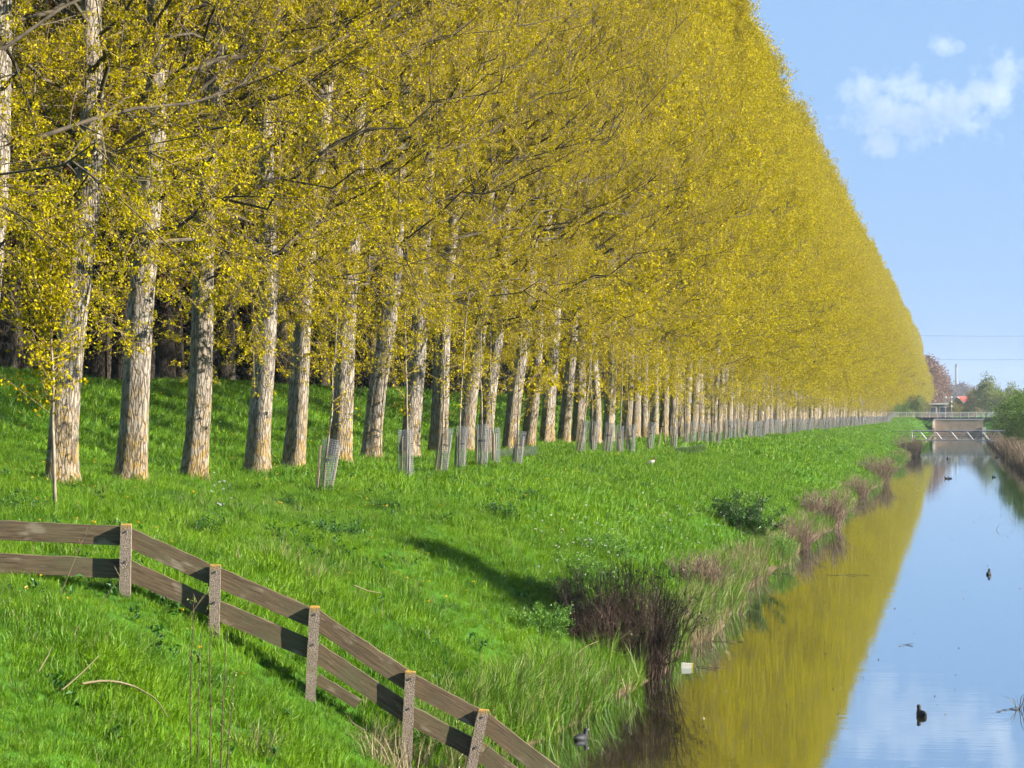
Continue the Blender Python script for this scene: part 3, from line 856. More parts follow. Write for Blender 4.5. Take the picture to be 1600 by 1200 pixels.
# ================================================================== YOUNG TREES, GUARDS AND STAKES
def make_guard(h=1.15, r=.17):
    g = Geo()
    nv, nr, w = 24, 24, .008
    a = np.arange(nv) * 2 * math.pi / nv
    for i in range(nv):
        t = np.array([-math.sin(a[i]), math.cos(a[i]), 0]) * w / 2; c = np.array([math.cos(a[i]) * r, math.sin(a[i]) * r, 0])
        g.add([c - t, c + t, c + t + [0, 0, h], c - t + [0, 0, h]], [[0, 1, 2, 3]])
    for j in range(nr + 1):
        z = h * j / nr
        V = [[math.cos(q) * (r + .001), math.sin(q) * (r + .001), z + s] for q in a for s in (-w / 2, w / 2)]
        g.add(V, [[2 * i, 2 * ((i + 1) % nv), 2 * ((i + 1) % nv) + 1, 2 * i + 1] for i in range(nv)])
    return g.build('guard_mesh', M['wire'])
GUARD = make_guard()
g = Geo(); g.tubes(np.array([[[0, 0, -.2], [0, 0, .5], [.01, 0, 1.0]]]), np.array([[.028, .026, .024]]), 6, cap=True)
STAKE = g.build('guard_stake', M['stake'])
g = Geo(); g.box((0, 0, 0), (.20, .012, .045)); g.box((0, .02, 0), (.05, .05, .05))
TIE = g.build('guard_tie', M['rubber'])
def make_sapling(seed, H, leafy=1.0, twigs=16, leaf='leaf'):
    r = np.random.default_rng(seed)
    k = 10
    z = np.linspace(-.1, H, k)
    P = np.stack([np.cumsum(r.normal(0, .02, k)), np.cumsum(r.normal(0, .02, k)), z], -1)
    P[:, :2] -= P[0, :2]
    g = Geo(); g.tubes(P[None], np.linspace(.030, .008, k)[None], 7)
    st = g.build('sapling_stem', M['sapling_bark'], True)
    c = Geo()
    z0 = r.uniform(H * .32, H, twigs); a = r.uniform(0, 6.28, twigs)
    b = np.stack([np.interp(z0, z, P[:, 0]), np.interp(z0, z, P[:, 1]), z0], -1)
    d = np.stack([np.cos(a), np.sin(a), r.uniform(.2, 1.1, twigs)], -1) * (r.uniform(.35, 1.0, twigs) * H / 4.5)[:, None]
    TP = bez(b, b + d * .5 + r.normal(0, .05, b.shape), b + d + [0, 0, .12], 4)
    c.tubes(TP, np.array([[.009, .007, .005, .003]]) * np.ones((twigs, 1)), 4, mi=1)
    n = int(26 * leafy)
    u = r.random((twigs, n))
    pts = b[:, None] + (d + [0, 0, .1])[:, None] * u[..., None] + r.normal(0, .07, (twigs, n, 3))
    c.leaves(pts.reshape(-1, 3), r.uniform(.04, .075, twigs * n), .8)
    cr = c.build('sapling_crown', [M[leaf], M['twig']])
    return st, cr
SAPS = [make_sapling(500 + i, 3.6 + .35 * i, .8) for i in range(4)]
GL = 12.5
def ground_rot(tx, ty, rz):
    return (Euler((tx, ty, 0)).to_matrix() @ Matrix.Rotation(rz, 3, 'Z')).to_euler()
def young_tree(x, y, k, tilt, label, group=None):
    t = empty('young_tree', (x, y, float(gz(x, y))), ground_rot(0, tilt, random.uniform(0, 6.28)))
    obj('stem', SAPS[k % 4][0], t); obj('crown', SAPS[k % 4][1], t)
    return tag(t, label, 'young tree', group)
def tree_guard(x, y, tilt, label, group=None, stakes=2):
    t = empty('tree_guard', (x, y, float(gz(x, y)) - .03), ground_rot(random.uniform(-.05, .05), tilt, random.uniform(0, 6.28)))
    t.scale = (random.uniform(.9, 1.15), random.uniform(.9, 1.15), random.uniform(.93, 1.06))
    obj('wire_mesh', GUARD, t)
    for q in range(stakes):
        a = q * math.pi
        obj('stake', STAKE, t, (.13 * math.cos(a), .13 * math.sin(a), 0), (random.uniform(-.06, .06), random.uniform(-.06, .06), 0))
    obj('tie', TIE, t, (0, 0, .72))
    return tag(t, label, 'tree guard', group)
# the lone sapling by the fence, without a guard
x, y = -GL, y_at(1497 - 87, GL)
t = empty('young_tree', (x, y, float(gz(x, y))), (0, R(-.6), 0))
big = make_sapling(520, 4.2, 1.7, 64)
obj('stem', big[0], t); obj('crown', big[1], t)
tag(t, 'thin unguarded sapling standing in front of the leftmost poplar behind the fence', 'young tree')
gx = [(505, 9), (634, -1), (688, 8), (718, 4), (752, 1), (772, 0), (806, 8), (905, 7), (925, 3), (947, 8), (967, 2), (985, 1), (1014, 5), (1052, 2), (1070, 3)]
for i, (px, tl) in enumerate(gx):
    L = GL + random.uniform(-.15, .15)
    y = y_at(1497 - px, L)
    w = 'steeply leaning nearest wire guard' if i == 0 else ('leaning' if tl > 5 else 'upright') + ' grey wire tree guard'
    tree_guard(-L, y, R(tl), f'{w} on the grass, {ORD[i]} from the left in the guard row', 'wire guards in the row')
    young_tree(-L, y, i, R(tl * .6 + random.uniform(-3, 2)), f'thin pale sapling rising out of the {ORD[i]} wire guard from the left', 'guarded saplings in the row')
iv = 1 / (1497 - 1082.0)
k = 0
while iv < 500 * CS / (FPX * GL):
    L = GL + random.uniform(-.25, .25)
    y = y_at(1 / iv, L)
    tl = R(random.uniform(-4, 8))
    tree_guard(-L, y, tl, 'small far-off wire guard in the tight grey file under the distant poplars', 'far wire guards in the row', 1 + k % 2)
    if k % 2 == 0 or y < 200:
        young_tree(-L, y, k, tl * .6, 'small far-off sapling rising from the tight file of distant wire guards', 'far guarded saplings')
    iv += 7.86e-5 * random.uniform(.55, .95) * (.8 if iv > .003 else 1)
    k += 1
# fallen guards
for px, py, rz, lab in ((800, 719, R(12), 'wire guard lying flat on the grass behind the seventh standing guard'), (1075, 711, R(-10), 'toppled wire guard lying on the grass beneath the standing file')):
    p = ground_point(px, py)
    t = empty('fallen_tree_guard', (p[0] - .55, p[1], p[2] + .17), (0, R(84), rz))
    t.scale = (.85, 1.0, 1.15)
    obj('wire_mesh', GUARD, t)
    tag(t, lab, 'tree guard')
# loose stakes left standing
for px, py, tl, lab in ((1029, 697, 9, 'lone leaning stake with a black tie standing between two guards'), (1040, 696, -2, 'lone thin upright pole without any guard in the row')):
    p = ground_point(px, py)
    t = empty('loose_stake', p, ground_rot(0, R(tl), 0))
    t.scale = (1.2, 1.2, 1.05 if tl > 0 else 1.9)
    obj('stake', STAKE, t)
    if tl > 0: obj('tie', TIE, t, (0, -.03, .85))
    tag(t, lab, 'stake')

# ================================================================== SHRUBS, HERBS, STALKS
def make_brush(seed, n, H, W, sub=5, mat='brush', leafm=None, nleaf=0, lsz=.04, thick=1.0):
    r = np.random.default_rng(seed)
    a = r.uniform(0, 6.28, n); d = np.abs(r.normal(0, .5, n)).clip(0, 1.2)
    q_ = np.sqrt(r.random(n)) * W * .42
    b = np.stack([np.cos(a) * q_, np.sin(a) * q_, np.full(n, -.35)], -1)
    a = a + r.normal(0, .8, n)
    h = H * r.uniform(.35, 1.0, n) * (1 - .35 * d)
    o = np.stack([np.cos(a), np.sin(a), np.zeros(n)], -1)
    tip = b + o * (d * W * .55)[:, None]; tip[:, 2] = h
    mid = b + o * (d * W * .2)[:, None]; mid[:, 2] = h * .55
    mid += r.normal(0, .05 * W, mid.shape)
    P = bez(b, mid, tip, 6)
    g = Geo(); g.tubes(P, np.linspace(.010, .003, 6)[None] * thick * r.uniform(.6, 1.4, (n, 1)), 4)
    tt = r.integers(1, 5, (n, sub)); li = np.arange(n)[:, None]
    s0 = P[li, tt].reshape(-1, 3)
    sd = unit(unit(P[li, tt + 1] - P[li, tt - 1]) + r.normal(0, .55, (n, sub, 3))).reshape(-1, 3) * (r.uniform(.15, .45, n * sub) * H * .6)[:, None]
    S = bez(s0, s0 + sd * .5 + r.normal(0, .03, s0.shape), s0 + sd, 4)
    g.tubes(S, np.array([[.005, .004, .003, .002]]) * thick * np.ones((n * sub, 1)), 3)
    bm_ = g.build('brush_stems', M[mat], True)
    lm = None
    if leafm:
        gl = Geo()
        ci = r.integers(0, n * sub, nleaf); u = r.random((nleaf, 1))
        gl.leaves(s0[ci] + sd[ci] * u + r.normal(0, .05, (nleaf, 3)), r.uniform(.6, 1.3, nleaf) * lsz, .65, up=.6)
        lm = gl.build('brush_leaves', M[leafm])
    return bm_, lm
def shrub(name, src, px, py, label, cat, s=1.0, group=None, at=None, sq=1.0):
    p = ground_point(px, py) if at is None else at
    t = empty(name, p, (0, 0, random.uniform(0, 6.28)))
    t.scale = (s * sq, s * sq, s)
    obj('stems', src[0], t)
    if src[1]: obj('leaves', src[1], t)
    return tag(t, label, cat, group)
BR = make_brush(600, 230, 1.8, 1.5, 9, 'brush', 'leaf_dark', 700, .05, thick=.8)
BR2 = [make_brush(601 + i, 170, 1.3, 1.7, 6, 'brush_pale', 'straw', 420, .07, 1.3) for i in range(2)]
GS = make_brush(610, 60, 1.35, 1.5, 5, 'brush', 'leaf_herb', 5200, .075)
HB = [make_brush(615 + i, 40, .34, .8, 3, 'leaf_herb', 'leaf_herb', 900, .055) for i in range(3)]
CP = [make_brush(620 + i, 60, .62, 1.2, 3, 'leaf_cow', 'leaf_cow', 2600, .05) for i in range(2)]
def wp(px, py, up=.12):
    x, y, _ = water_point(px, py); return np.array([x, y, max(float(gz(x, y)), 0) ])
shrub('leafless_bush', BR, 990, 1030, 'large dark purple-brown leafless bush leaning over the water', 'bush', 1.0)
shrub('leafless_bush', BR, 935, 1012, 'smaller dark twiggy bush in shade just left of the large leafless bush', 'bush', .8)
shrub('green_bush', GS, 1163, 832, 'dark green leafy bush on the bank halfway to the bridge', 'bush', 1.0)
for px, py, s, lab in ((1285, 812, 1.0, 'brown dead brush at the water with straw below, right of the dark green bush'), (1240, 850, .75, 'low brown brush on the bank directly right of the dark green bush'),
                       (1370, 745, 1.15, 'pale brown brush where the bank bulges into the canal'), (1335, 775, .8, 'low dry brush between the two larger brown brush heaps'),
                       (1420, 708, 1.6, 'greyish brown bush at the left end of the footbridge'), (1085, 920, .7, 'thin dry brush in the pale grass behind the large leafless bush')):
    shrub('dry_brush', BR2[int(px) % 2], px, py, lab, 'bush', s)
for px, py, s, lab in ((1398, 722, 1.4, 'low bright green plant at the water before the footbridge'), (1210, 862, .9, 'leafy green plant hanging to the water below the dark green bush'), (1440, 700, 1.6, 'green waterside plant under the footbridge')):
    shrub('waterside_plant', CP[int(px) % 2], px, py, lab, 'plant', s)
herbs = [(770, 808, 1.25, 'dark nettle clump alone in the middle of the grass'), (530, 838, 1.2, 'dark nettle clump in the grass right of the highest fence posts'), (600, 795, .7, 'small nettle clump between the guards and the fence'),
         (640, 745, 1.0, 'dark nettles around the foot of the second wire guard'), (818, 780, .9, 'flat dark weed patch in the grass above the lone nettle clump'), (445, 790, .7, 'small weed patch in front of the fourth poplar'),
         (35, 800, .9, 'dark-leaved weed at the left edge just above the fence rail'), (310, 835, 1.0, 'dark weeds in the grass above the second fence bay'), (705, 1062, .6, 'leafy weed beside the fourth fence post'),
         (1010, 762, .6, 'tiny weed patch on the grass below the brown-necked bird'), (1130, 800, .7, 'weed patch just left of the dark green bush'), (480, 770, .6, 'small weeds at the foot of the leaning nearest guard')]
for k, (px, py, s, lab) in enumerate(herbs):
    shrub('weed_clump', HB[k % 3], px, py, lab, 'weeds', s * .8)
for k, (px, py, s, lab) in enumerate([(900, 905, 1.0, 'pale green cow parsley mass left of the large leafless bush'), (945, 870, 1.0, 'pale green cow parsley mass above the large leafless bush'), (870, 940, .9, 'pale green leafy mass at the edge of the bush shadow'),
                                      (840, 985, .8, 'leafy plants inside the bush shadow on the slope')]):
    shrub('cow_parsley_clump', CP[k % 2], px, py, lab, 'plants', s * .9)
# straw heaps behind the fence and dry stalks
ST = [blade_tuft(640 + i, 60, .5, .006, .25, 1.3, M['straw'], 'dry_stalks') for i in range(2)]
for k, (px, py, lab) in enumerate([(425, 880, 'pale tangle of dead stalks behind the third fence bay'), (470, 905, 'faded dry grass patch just above the third fence post'), (590, 1180, 'dry straw-coloured grass at the bottom edge left of the tilted post'),
                                   (690, 1190, 'dry straw clump at the foot of the tilted fence post'), (390, 1180, 'dry brownish grass at the bottom edge near the bare stems'), (1075, 905, 'pale straw heap on the bank right of the large leafless bush'),
                                   (1120, 930, 'straw fringe hanging over the water beyond the large leafless bush')]):
    p = ground_point(px, py)
    o = obj('dry_grass_clump', ST[k % 2].data, None, p, (0, 0, k * 1.3))
    tag(o, lab, 'dry grass')
# bare stems in the foreground
p0 = ground_point(318, 1215)
t = empty('bare_shoots', p0)
for k, (tx, ty, bx) in enumerate(((302, 938, 297), (327, 948, 330), (354, 990, 345), (314, 990, 305), (366, 1050, 352))):
    Zc = p0[0] * -SN + p0[1] * CS
    a = pixel_point(bx, 1215, Zc) - p0; a[2] = -.1
    b = pixel_point(tx, ty, Zc) - p0
    g = Geo()
    m_ = (a + b) / 2 + [random.uniform(-.02, .02), 0, 0]
    P = bez(a[None], m_[None], b[None], 8); P[0, 1:-1, :2] += rng.normal(0, .006, (6, 2))
    g.tubes(P, np.linspace(.008, .003, 8)[None], 5)
    sh = obj('shoot', g.build('shoot', M['brush'], True), t)
    g = Geo()
    pts = P[0][rng.integers(2, 8, 26)] + rng.normal(0, .02, (26, 3))
    g.leaves(pts, .035, .6)
    obj('bud', g.build('buds', M['leaf_lime']), sh)
tag(t, 'cluster of tall thin bare shoots rising from the foreground grass', 'shoots')
# fallen twigs and single stalks in the foreground
def stick(name, pix, rad, label, cat, mat='straw', lift=.16):
    base = ground_point(*pix[0])
    Zc = base[0] * -SN + base[1] * CS
    g = Geo()
    pts = []
    for px, py in pix:
        q = ground_point(px, py + 8)
        pts.append(q + np.array([0, 0, lift]))
    pts = np.array(pts) - base
    kk = np.linspace(0, len(pts) - 1, 14)
    P = np.stack([np.interp(kk, np.arange(len(pts)), pts[:, c]) for c in range(3)], -1)
    P[1:-1] = (P[:-2] + P[1:-1] + P[2:]) / 3
    g.tubes(P[None], np.linspace(rad, rad * .45, 14)[None], 5)
    return tag(obj(name, g.build(name, M[mat], True), None, base), label, cat)
stick('dead_stem', [(128, 1090), (165, 1088), (205, 1094), (232, 1105), (246, 1118), (262, 1145)], .013, 'arched pale dead stem lying in the foreground grass', 'stem')
stick('dead_stem', [(97, 1102), (125, 1078), (155, 1049)], .009, 'straight pale dead stem lying left of the arched one', 'stem')
stick('dead_stem', [(60, 1072), (75, 1050), (80, 1035)], .008, 'short curved dead stem near the left edge', 'stem')
stick('dead_stem', [(553, 925), (575, 934), (596, 938)], .010, 'short pale twig lying in the grass above the third fence post', 'stem')
stick('dead_stem', [(880, 1050), (915, 1020), (950, 1005)], .012, 'pale dead twig on the shaded slope beside the large leafless bush', 'stem')
for k, (px, py, ht, tx, lab) in enumerate([(92, 925, .75, 32, 'bleached forked stalk in front of the left fence bay'), (150, 945, .55, 40, 'bleached slanting stalk left of the highest fence post'), (290, 962, .3, 22, 'bleached forked stalk in front of the second fence post'),
                                           (380, 985, .5, 10, 'thin reddish stalk in front of the third fence bay'), (815, 1185, .5, 30, 'thin dry stalk by the lowest fence rail')]):
    p = ground_point(px, py + 10)
    g = Geo()
    d = np.array([tx * .01, 0, ht])
    g.tubes(bez(np.zeros((1, 3)), (d * .5)[None], d[None], 5), np.array([[.006, .005, .005, .004, .003]]), 5)
    for q in range(4):
        e = d * random.uniform(.6, .95); f = e + np.array([random.uniform(-.09, .12), random.uniform(-.05, .05), random.uniform(.05, .14)])
        g.tubes(np.array([[e, (e + f) / 2, f]]), np.array([[.003, .003, .002]]), 4)
    tag(obj('dry_stalk', g.build('dry_stalk', M['straw'], True), None, p), lab, 'stalk')

# ================================================================== FOOTBRIDGE (steel truss) over the canal
def bar(g, a, b, w, mi=0):
    a, b = np.array(a, float), np.array(b, float)
    g.tubes(np.array([[a, b]]), np.array([[w, w]]), 4, cap=True, mi=mi)
FBY, FW_ = 320.0, 1.3
fb = tag(empty('footbridge', (0, FBY, .85)), 'grey steel truss footbridge low over the canal before the road bridge', 'footbridge')
X0, X1, ZB, ZT = -5.7, 5.75, .08, 1.27
for side, yy in (('near', 0.0), ('far', FW_)):
    for nm, zz in (('bottom_chord', ZB), ('top_chord', ZT)):
        g = Geo(); bar(g, (X0, yy, zz), (X1, yy, zz), .062); obj(nm, g.build(nm, M['steel']), fb)
    nP = 6
    xs_ = np.linspace(X0, X1, nP * 2 + 1)
    for i in range(nP * 2):
        za, zb = (ZB, ZT) if i % 2 == 0 else (ZT, ZB)
        g = Geo(); bar(g, (xs_[i], yy, za), (xs_[i + 1], yy, zb), .048); obj('diagonal', g.build('diagonal', M['steel']), fb)
    for xx in (X0, X1):
        g = Geo(); bar(g, (xx, yy, -.55), (xx, yy, ZT + .05), .07); obj('end_post', g.build('end_post', M['steel']), fb)
for zz in (.42, .75, 1.05):
    g = Geo(); bar(g, (-8.2, FW_ + .1, zz + .1), (8.2, FW_ + .1, zz + .1), .03); obj('handrail', g.build('handrail', M['dark_steel']), fb)
for xx in (-8.2, -6.9, 6.9, 8.2):
    g = Geo(); bar(g, (xx, FW_ + .1, -.3), (xx, FW_ + .1, 1.2), .035); obj('rail_post', g.build('rail_post', M['dark_steel']), fb)
for i in range(24):
    g = Geo(); g.box((X0 + .24 + i * .477, FW_ / 2, .06), (.44, FW_ - .15, .05)); obj('deck_plank', g.build('deck_plank', M['stake']), fb)

# ================================================================== ROAD BRIDGE with culvert wall
rb = tag(empty('road_bridge', (0, 503, 3.3)), 'concrete road bridge with grey pipe railing closing the far end of the canal', 'bridge')
g = Geo(); g.box((0, 5.0, .06), (56, 8.4, .34)); obj('deck', g.build('bridge_deck', M['asphalt']), rb)
g = Geo(); g.box((0, .74, .04), (56, .12, .30)); obj('edge_beam', g.build('edge_beam', M['dark_steel']), rb)
g = Geo(); g.box((.2, -.12, -2.2), (9.3, .5, 4.0)); w_ = obj('culvert_wall', g.build('culvert_wall', M['concrete']), rb)
g = Geo(); g.box((.2, -.14, -.12), (9.7, .62, .16)); obj('wall_cap', g.build('wall_cap', M['white_paint']), w_)
g = Geo(); g.box((-4.55, -.35, -1.6), (.3, .5, 3.0)); obj('left_pier', g.build('left_pier', M['white_paint']), w_)
g = Geo(); g.box((5.0, -.55, -2.6), (.75, .8, 1.9)); obj('right_pier', g.build('right_pier', M['white_paint']), w_)
g = Geo(); g.add([[-4.5, -.4, -.25], [-4.5, -3.6, -1.8], [-4.5, -3.6, -4], [-4.5, -.4, -4], [-4.9, -.4, -.25], [-4.9, -3.6, -1.8], [-4.9, -3.6, -4], [-4.9, -.4, -4]],
      [[0, 1, 2, 3], [7, 6, 5, 4], [0, 4, 5, 1], [1, 5, 6, 2]]); obj('wing_wall', g.build('wing_wall', M['concrete']), w_)
g = Geo(); g.box((0, 0, 0), (.16, .5, .22)); BKT = g.build('bracket', M['dark_steel'])
g = Geo(); g.box((0, 0, .5), (.11, .08, 1.05)); RPM = g.build('railing_post', M['white_paint'])
for i in range(38):
    x = -28 + i * 1.5
    obj('bracket', BKT, rb, (x, .45, -.08)); obj('railing_post', RPM, rb, (x, .62, .2))
for zz, ww in ((1.22, .045), (.95, .028), (.7, .028), (.45, .028)):
    g = Geo(); bar(g, (-28, .60, zz), (28, .60, zz), ww); obj('railing_pipe', g.build('railing_pipe', M['white_paint']), rb)
# lamp posts on the bridge
for px, zt, lab in ((1477.5, 3.9, 'taller lamp post with round white head on the road bridge'), (1486.5, 3.9, 'lamp post with several small heads right of the taller one on the bridge')):
    p = pixel_point(px, 640, 500.5)
    t = empty('lamp_post', (p[0], p[1] + 1.6, 3.53))
    g = Geo(); bar(g, (0, 0, 0), (0, 0, zt), .06); obj('pole', g.build('pole', M['steel']), t)
    n_h = 1 if px < 1480 else 3
    for q in range(n_h):
        g = Geo(); a = np.linspace(-math.pi / 2, math.pi / 2, 6)
        g.tubes(np.stack([np.zeros(6), np.zeros(6), np.sin(a) * .2], -1)[None], (np.cos(a) * .2 + .004)[None], 8)
        obj('lamp_head', g.build('lamp_head', M['white_paint'], True), t, (0, 0, zt + .1 - q * .9))
        if q: 
            g = Geo(); bar(g, (-.5, 0, zt - q * .9 - .15), (.5, 0, zt - q * .9 - .15), .04); obj('cross_arm', g.build('cross_arm', M['steel']), t)
    tag(t, lab, 'lamp post')

# ================================================================== HOUSES, CHIMNEY, WIRES
def house(px, Zc, w, d, h, roof_h, wall, roofm, label, wins=2, rz=0.0, flat=False):
    p = pixel_point(px, 647, Zc)
    t = empty('house', (p[0], p[1], 3.3), (0, 0, rz))
    g = Geo()
    if flat:
        g.box((0, 0, h / 2), (w, d, h))
    else:
        V = [[-w / 2, -d / 2, 0], [w / 2, -d / 2, 0], [w / 2, -d / 2, h], [0, -d / 2, h + roof_h], [-w / 2, -d / 2, h]]
        V += [[a, -b, c] for a, b, c in V]
        g.add(V, [[0, 1, 2, 4], [6, 5, 9, 7], [1, 6, 7, 2], [5, 0, 4, 9]], [[4, 2, 3], [9, 8, 7]])
    obj('wall', g.build('house_wall', M[wall]), t)
    g = Geo()
    if flat:
        g.box((0, 0, h + .14), (w + .7, d + .7, .26))
        obj('roof', g.build('house_roof', M['white_paint']), t)
    else:
        for s in (-1, 1):
            e = np.array([s * (w / 2 + .35), 0, h - .35 * roof_h / (w / 2)]); r_ = np.array([0, 0, h + roof_h + .02])
            up = np.array([0, 0, .16]); D0, D1 = np.array([0, -d / 2 - .35, 0]), np.array([0, d / 2 + .35, 0])
            g.add([e + D0, r_ + D0, r_ + D1, e + D1, e + D0 + up, r_ + D0 + up, r_ + D1 + up, e + D1 + up], [[0, 1, 2, 3], [4, 7, 6, 5], [0, 4, 5, 1], [3, 2, 6, 7], [0, 3, 7, 4]])
        rf = obj('roof', g.build('house_roof', M[roofm]), t)
        g = Geo()
        for s in (-1, 1):
            a = np.array([s * (w / 2 + .4), -d / 2 - .42, h - .35 * roof_h / (w / 2) + .02]); b = np.array([0, -d / 2 - .42, h + roof_h + .04])
            bar(g, a, b, .16)
        obj('barge_board', g.build('barge_board', M['white_paint']), rf)
    for i in range(wins):
        x = (i + .5) / wins * w - w / 2
        g = Geo(); g.box((0, 0, 0), (1.5, .10, 1.7)); f = obj('window', g.build('window_frame', M['white_paint']), t, (x, -d / 2 - .02, 1.75))
        g = Geo(); g.box((0, -.06, 0), (1.2, .03, 1.4)); obj('pane', g.build('window_pane', M['glass']), f)
    g = Geo(); g.box((0, 0, 0), (1.0, .08, 2.1)); obj('door', g.build('house_door', M['dark_steel']), t, (w / 2 - .75 if wins else 0, -d / 2 - .015, 1.05))
    return tag(t, label, 'house')
house(1456, 585, 6.5, 7, 3.1, 0, 'brick_w', None, 'low brick building with white trim left of the lamp posts behind the bridge', 3, .1, True)
house(1471, 600, 3.4, 5, 2.6, 0, 'brick_w', None, 'small flat-roofed annex between the low brick building and the lamp posts', 1, .1, True)
house(1503, 900, 6.2, 9, 4.4, 2.6, 'brick_w', 'roof_red', 'small gabled house with bright red roof behind the bridge', 2, -.35)
p = pixel_point(1494, 647, 2500)
t = empty('chimney', (p[0], p[1], 3.3))
g = Geo(); g.tubes(np.array([[[0, 0, 0], [0, 0, 25], [0, 0, 49]]]), np.array([[1.9, 1.5, 1.2]]), 12, cap=True); obj('shaft', g.build('shaft', M['steel']), t)
g = Geo(); g.tubes(np.array([[[.4, 0, 47.5], [.4, 0, 50.5]]]), np.array([[1.8, 1.8]]), 12, cap=True); obj('platform', g.build('platform', M['steel']), t)
tag(t, 'tall thin hazy chimney on the horizon above the far trees', 'chimney')
for py, sg, lab in ((557, 1.2, 'lower thin overhead power line crossing the sky right of the trees'), (520, 1.2, 'upper faint overhead power line crossing the sky right of the trees')):
    a = pixel_point(1330, py + 2, 830); b = pixel_point(1960, py - 4, 800)
    k = 24; t_ = np.linspace(0, 1, k)[:, None]
    P = a + (b - a) * t_; P[:, 2] -= 4 * sg * (t_ * (1 - t_))[:, 0]
    g = Geo(); g.tubes((P - a)[None], np.full((1, k), .028), 4)
    tag(obj('power_line', g.build('power_line', M['dark_steel']), None, a), lab, 'power line')

# ================================================================== FAR TREES AND RIGHT BANK
RED = [make_tree(700 + i, 14.5, 4.2, 'leaf_red', 5200, .42, .25, .10, 6, clumps=60, twig=False) for i in range(2)]
GREY = [make_tree(710 + i, 21, 7.5, 'leaf_grey', 4200, .75, .4, .05, 6, clumps=50, twig=False) for i in range(2)]
OLIV = [make_tree(720 + i, 9.5, 3.4, 'leaf_olive', 4200, .34, .2, .05, 5, clumps=45, twig=False) for i in range(2)]
LIME = [make_tree(730 + i, 10.5, 3.0, 'leaf_lime', 4200, .34, .2, .06, 5, clumps=45, twig=False, shape=1.6) for i in range(2)]
HAW = [make_tree(740 + i, 6.0, 2.7, 'leaf_green', 7000, .16, .16, .0, 7, clumps=80, twig=True, spread=.2) for i in range(3)]
for k, (px, Zc, s, lab) in enumerate([(1446, 930, 1.55, 'bronze-leaved tree nearest the end of the poplar row'), (1453, 980, 1.5, 'second bronze tree beyond the poplar row, tallest against the sky'), (1459, 1040, 1.45, 'bronze tree above the low brick building'),
                                      (1465, 1100, 1.36, 'bronze tree just left of the lamp posts'), (1471, 1180, 1.22, 'smaller bronze tree behind the lamp posts'), (1476, 1280, 1.0, 'lowest bronze tree at the right end of its row')]):
    p = pixel_point(px, 647, Zc)
    plant_tree('bronze_tree', RED[k % 2], p[0], p[1], lab, 'tree', 'bronze trees beyond the poplars', s, z=3.3)
for k, (px, Zc, s) in enumerate([(1482, 1500, .95), (1490, 1450, .88), (1499, 1550, 1.0), (1507, 1500, .95), (1514, 1600, .9), (1526, 1700, .8), (1540, 1750, .8), (1556, 1800, .82), (1570, 1750, .85), (1586, 1800, .85), (1602, 1750, .9), (1440, 1500, .9), (1460, 1550, .9), (1622, 1800, .9), (1645, 1700, .9), (1670, 1750, .9)]):
    p = pixel_point(px, 647, Zc)
    plant_tree('hazy_tree', GREY[k % 2], p[0], p[1], 'blue-grey leafless tree far off on the hazy horizon', 'tree', 'hazy trees on the horizon', s, z=3.3)
for k, (px, Zc, s, lab) in enumerate([(1524, 690, .85, 'olive-yellow tree right of the red-roofed house'), (1533, 720, .95, 'second olive-yellow tree to the right behind the bridge'), (1521, 860, .8, 'olive tree touching the right gable of the red-roofed house'), (1489, 560, .42, 'low dark olive shrub beside the lamp posts')]):
    p = pixel_point(px, 647, Zc)
    plant_tree('olive_tree', OLIV[k % 2], p[0], p[1], lab, 'tree', None, s, z=3.3)
for k, (px, Zc, s, lab) in enumerate([(1541, 640, 1.0, 'tall fresh-green tree behind the right half of the bridge'), (1549, 620, .8, 'rounder fresh-green tree right of the tall one'), (1558, 660, .78, 'fresh-green tree nearest the right bank bushes'), (1566, 600, .65, 'low light-green tree partly behind the right bank bushes'), (1578, 640, .8, 'light-green tree hidden low behind the right bank bushes'), (1434, 520, .5, 'small light-green shrub at the left end of the bridge')]):
    p = pixel_point(px, 647, Zc)
    plant_tree('fresh_green_tree', LIME[k % 2], p[0], p[1], lab, 'tree', None, s, z=3.3)
rbank = [(6.9, 205, .80, 'low green bush cut by the right edge above the dry reeds'), (7.4, 232, 1.0, 'tall green bush at the right edge of the picture'), (6.6, 262, .95, 'green bush overhanging the right bank'), (7.2, 290, 1.0, 'green bush behind the overhanging one on the right bank'),
         (6.4, 318, .72, 'dark green bush at the right end of the footbridge'), (7.6, 345, .9, 'green bush on the right bank beyond the footbridge'), (6.6, 380, .75, 'small green bush far along the right bank'), (7.4, 420, .8, 'farthest green bush on the right bank near the road bridge'), (9.5, 250, 1.15, 'tallest green tree behind the right bank bushes')]
for k, (x, Zc, s, lab) in enumerate(rbank):
    y = (Zc + x * SN) / CS
    plant_tree('bank_bush', HAW[k % 3], x, y, lab, 'bush', None, s)
RD = [blade_tuft(760 + i, 26, 1.35, .03, .3, .22, M['reed_dry'], 'reed_tuft') for i in range(3)]
n = 2600
y = rng.uniform(120, 420, n); x = rng.uniform(4.3, 6.6, n); z = gz(x, y)
k = (z > -.12) & (z < .8)
scatter('right_bank_reeds', np.stack([x, y, z - .05], -1)[k], RD, .55, 1.15, 'dry brown reeds along the right bank', 'reeds', .12)
p = np.stack([rng.uniform(5, 13, 5000), rng.uniform(120, 480, 5000)], -1)
scatter('right_bank_grass', np.column_stack([p, gz(p[:, 0], p[:, 1])]), G3, .7, 1.4, 'green grass on the right bank', 'grass')
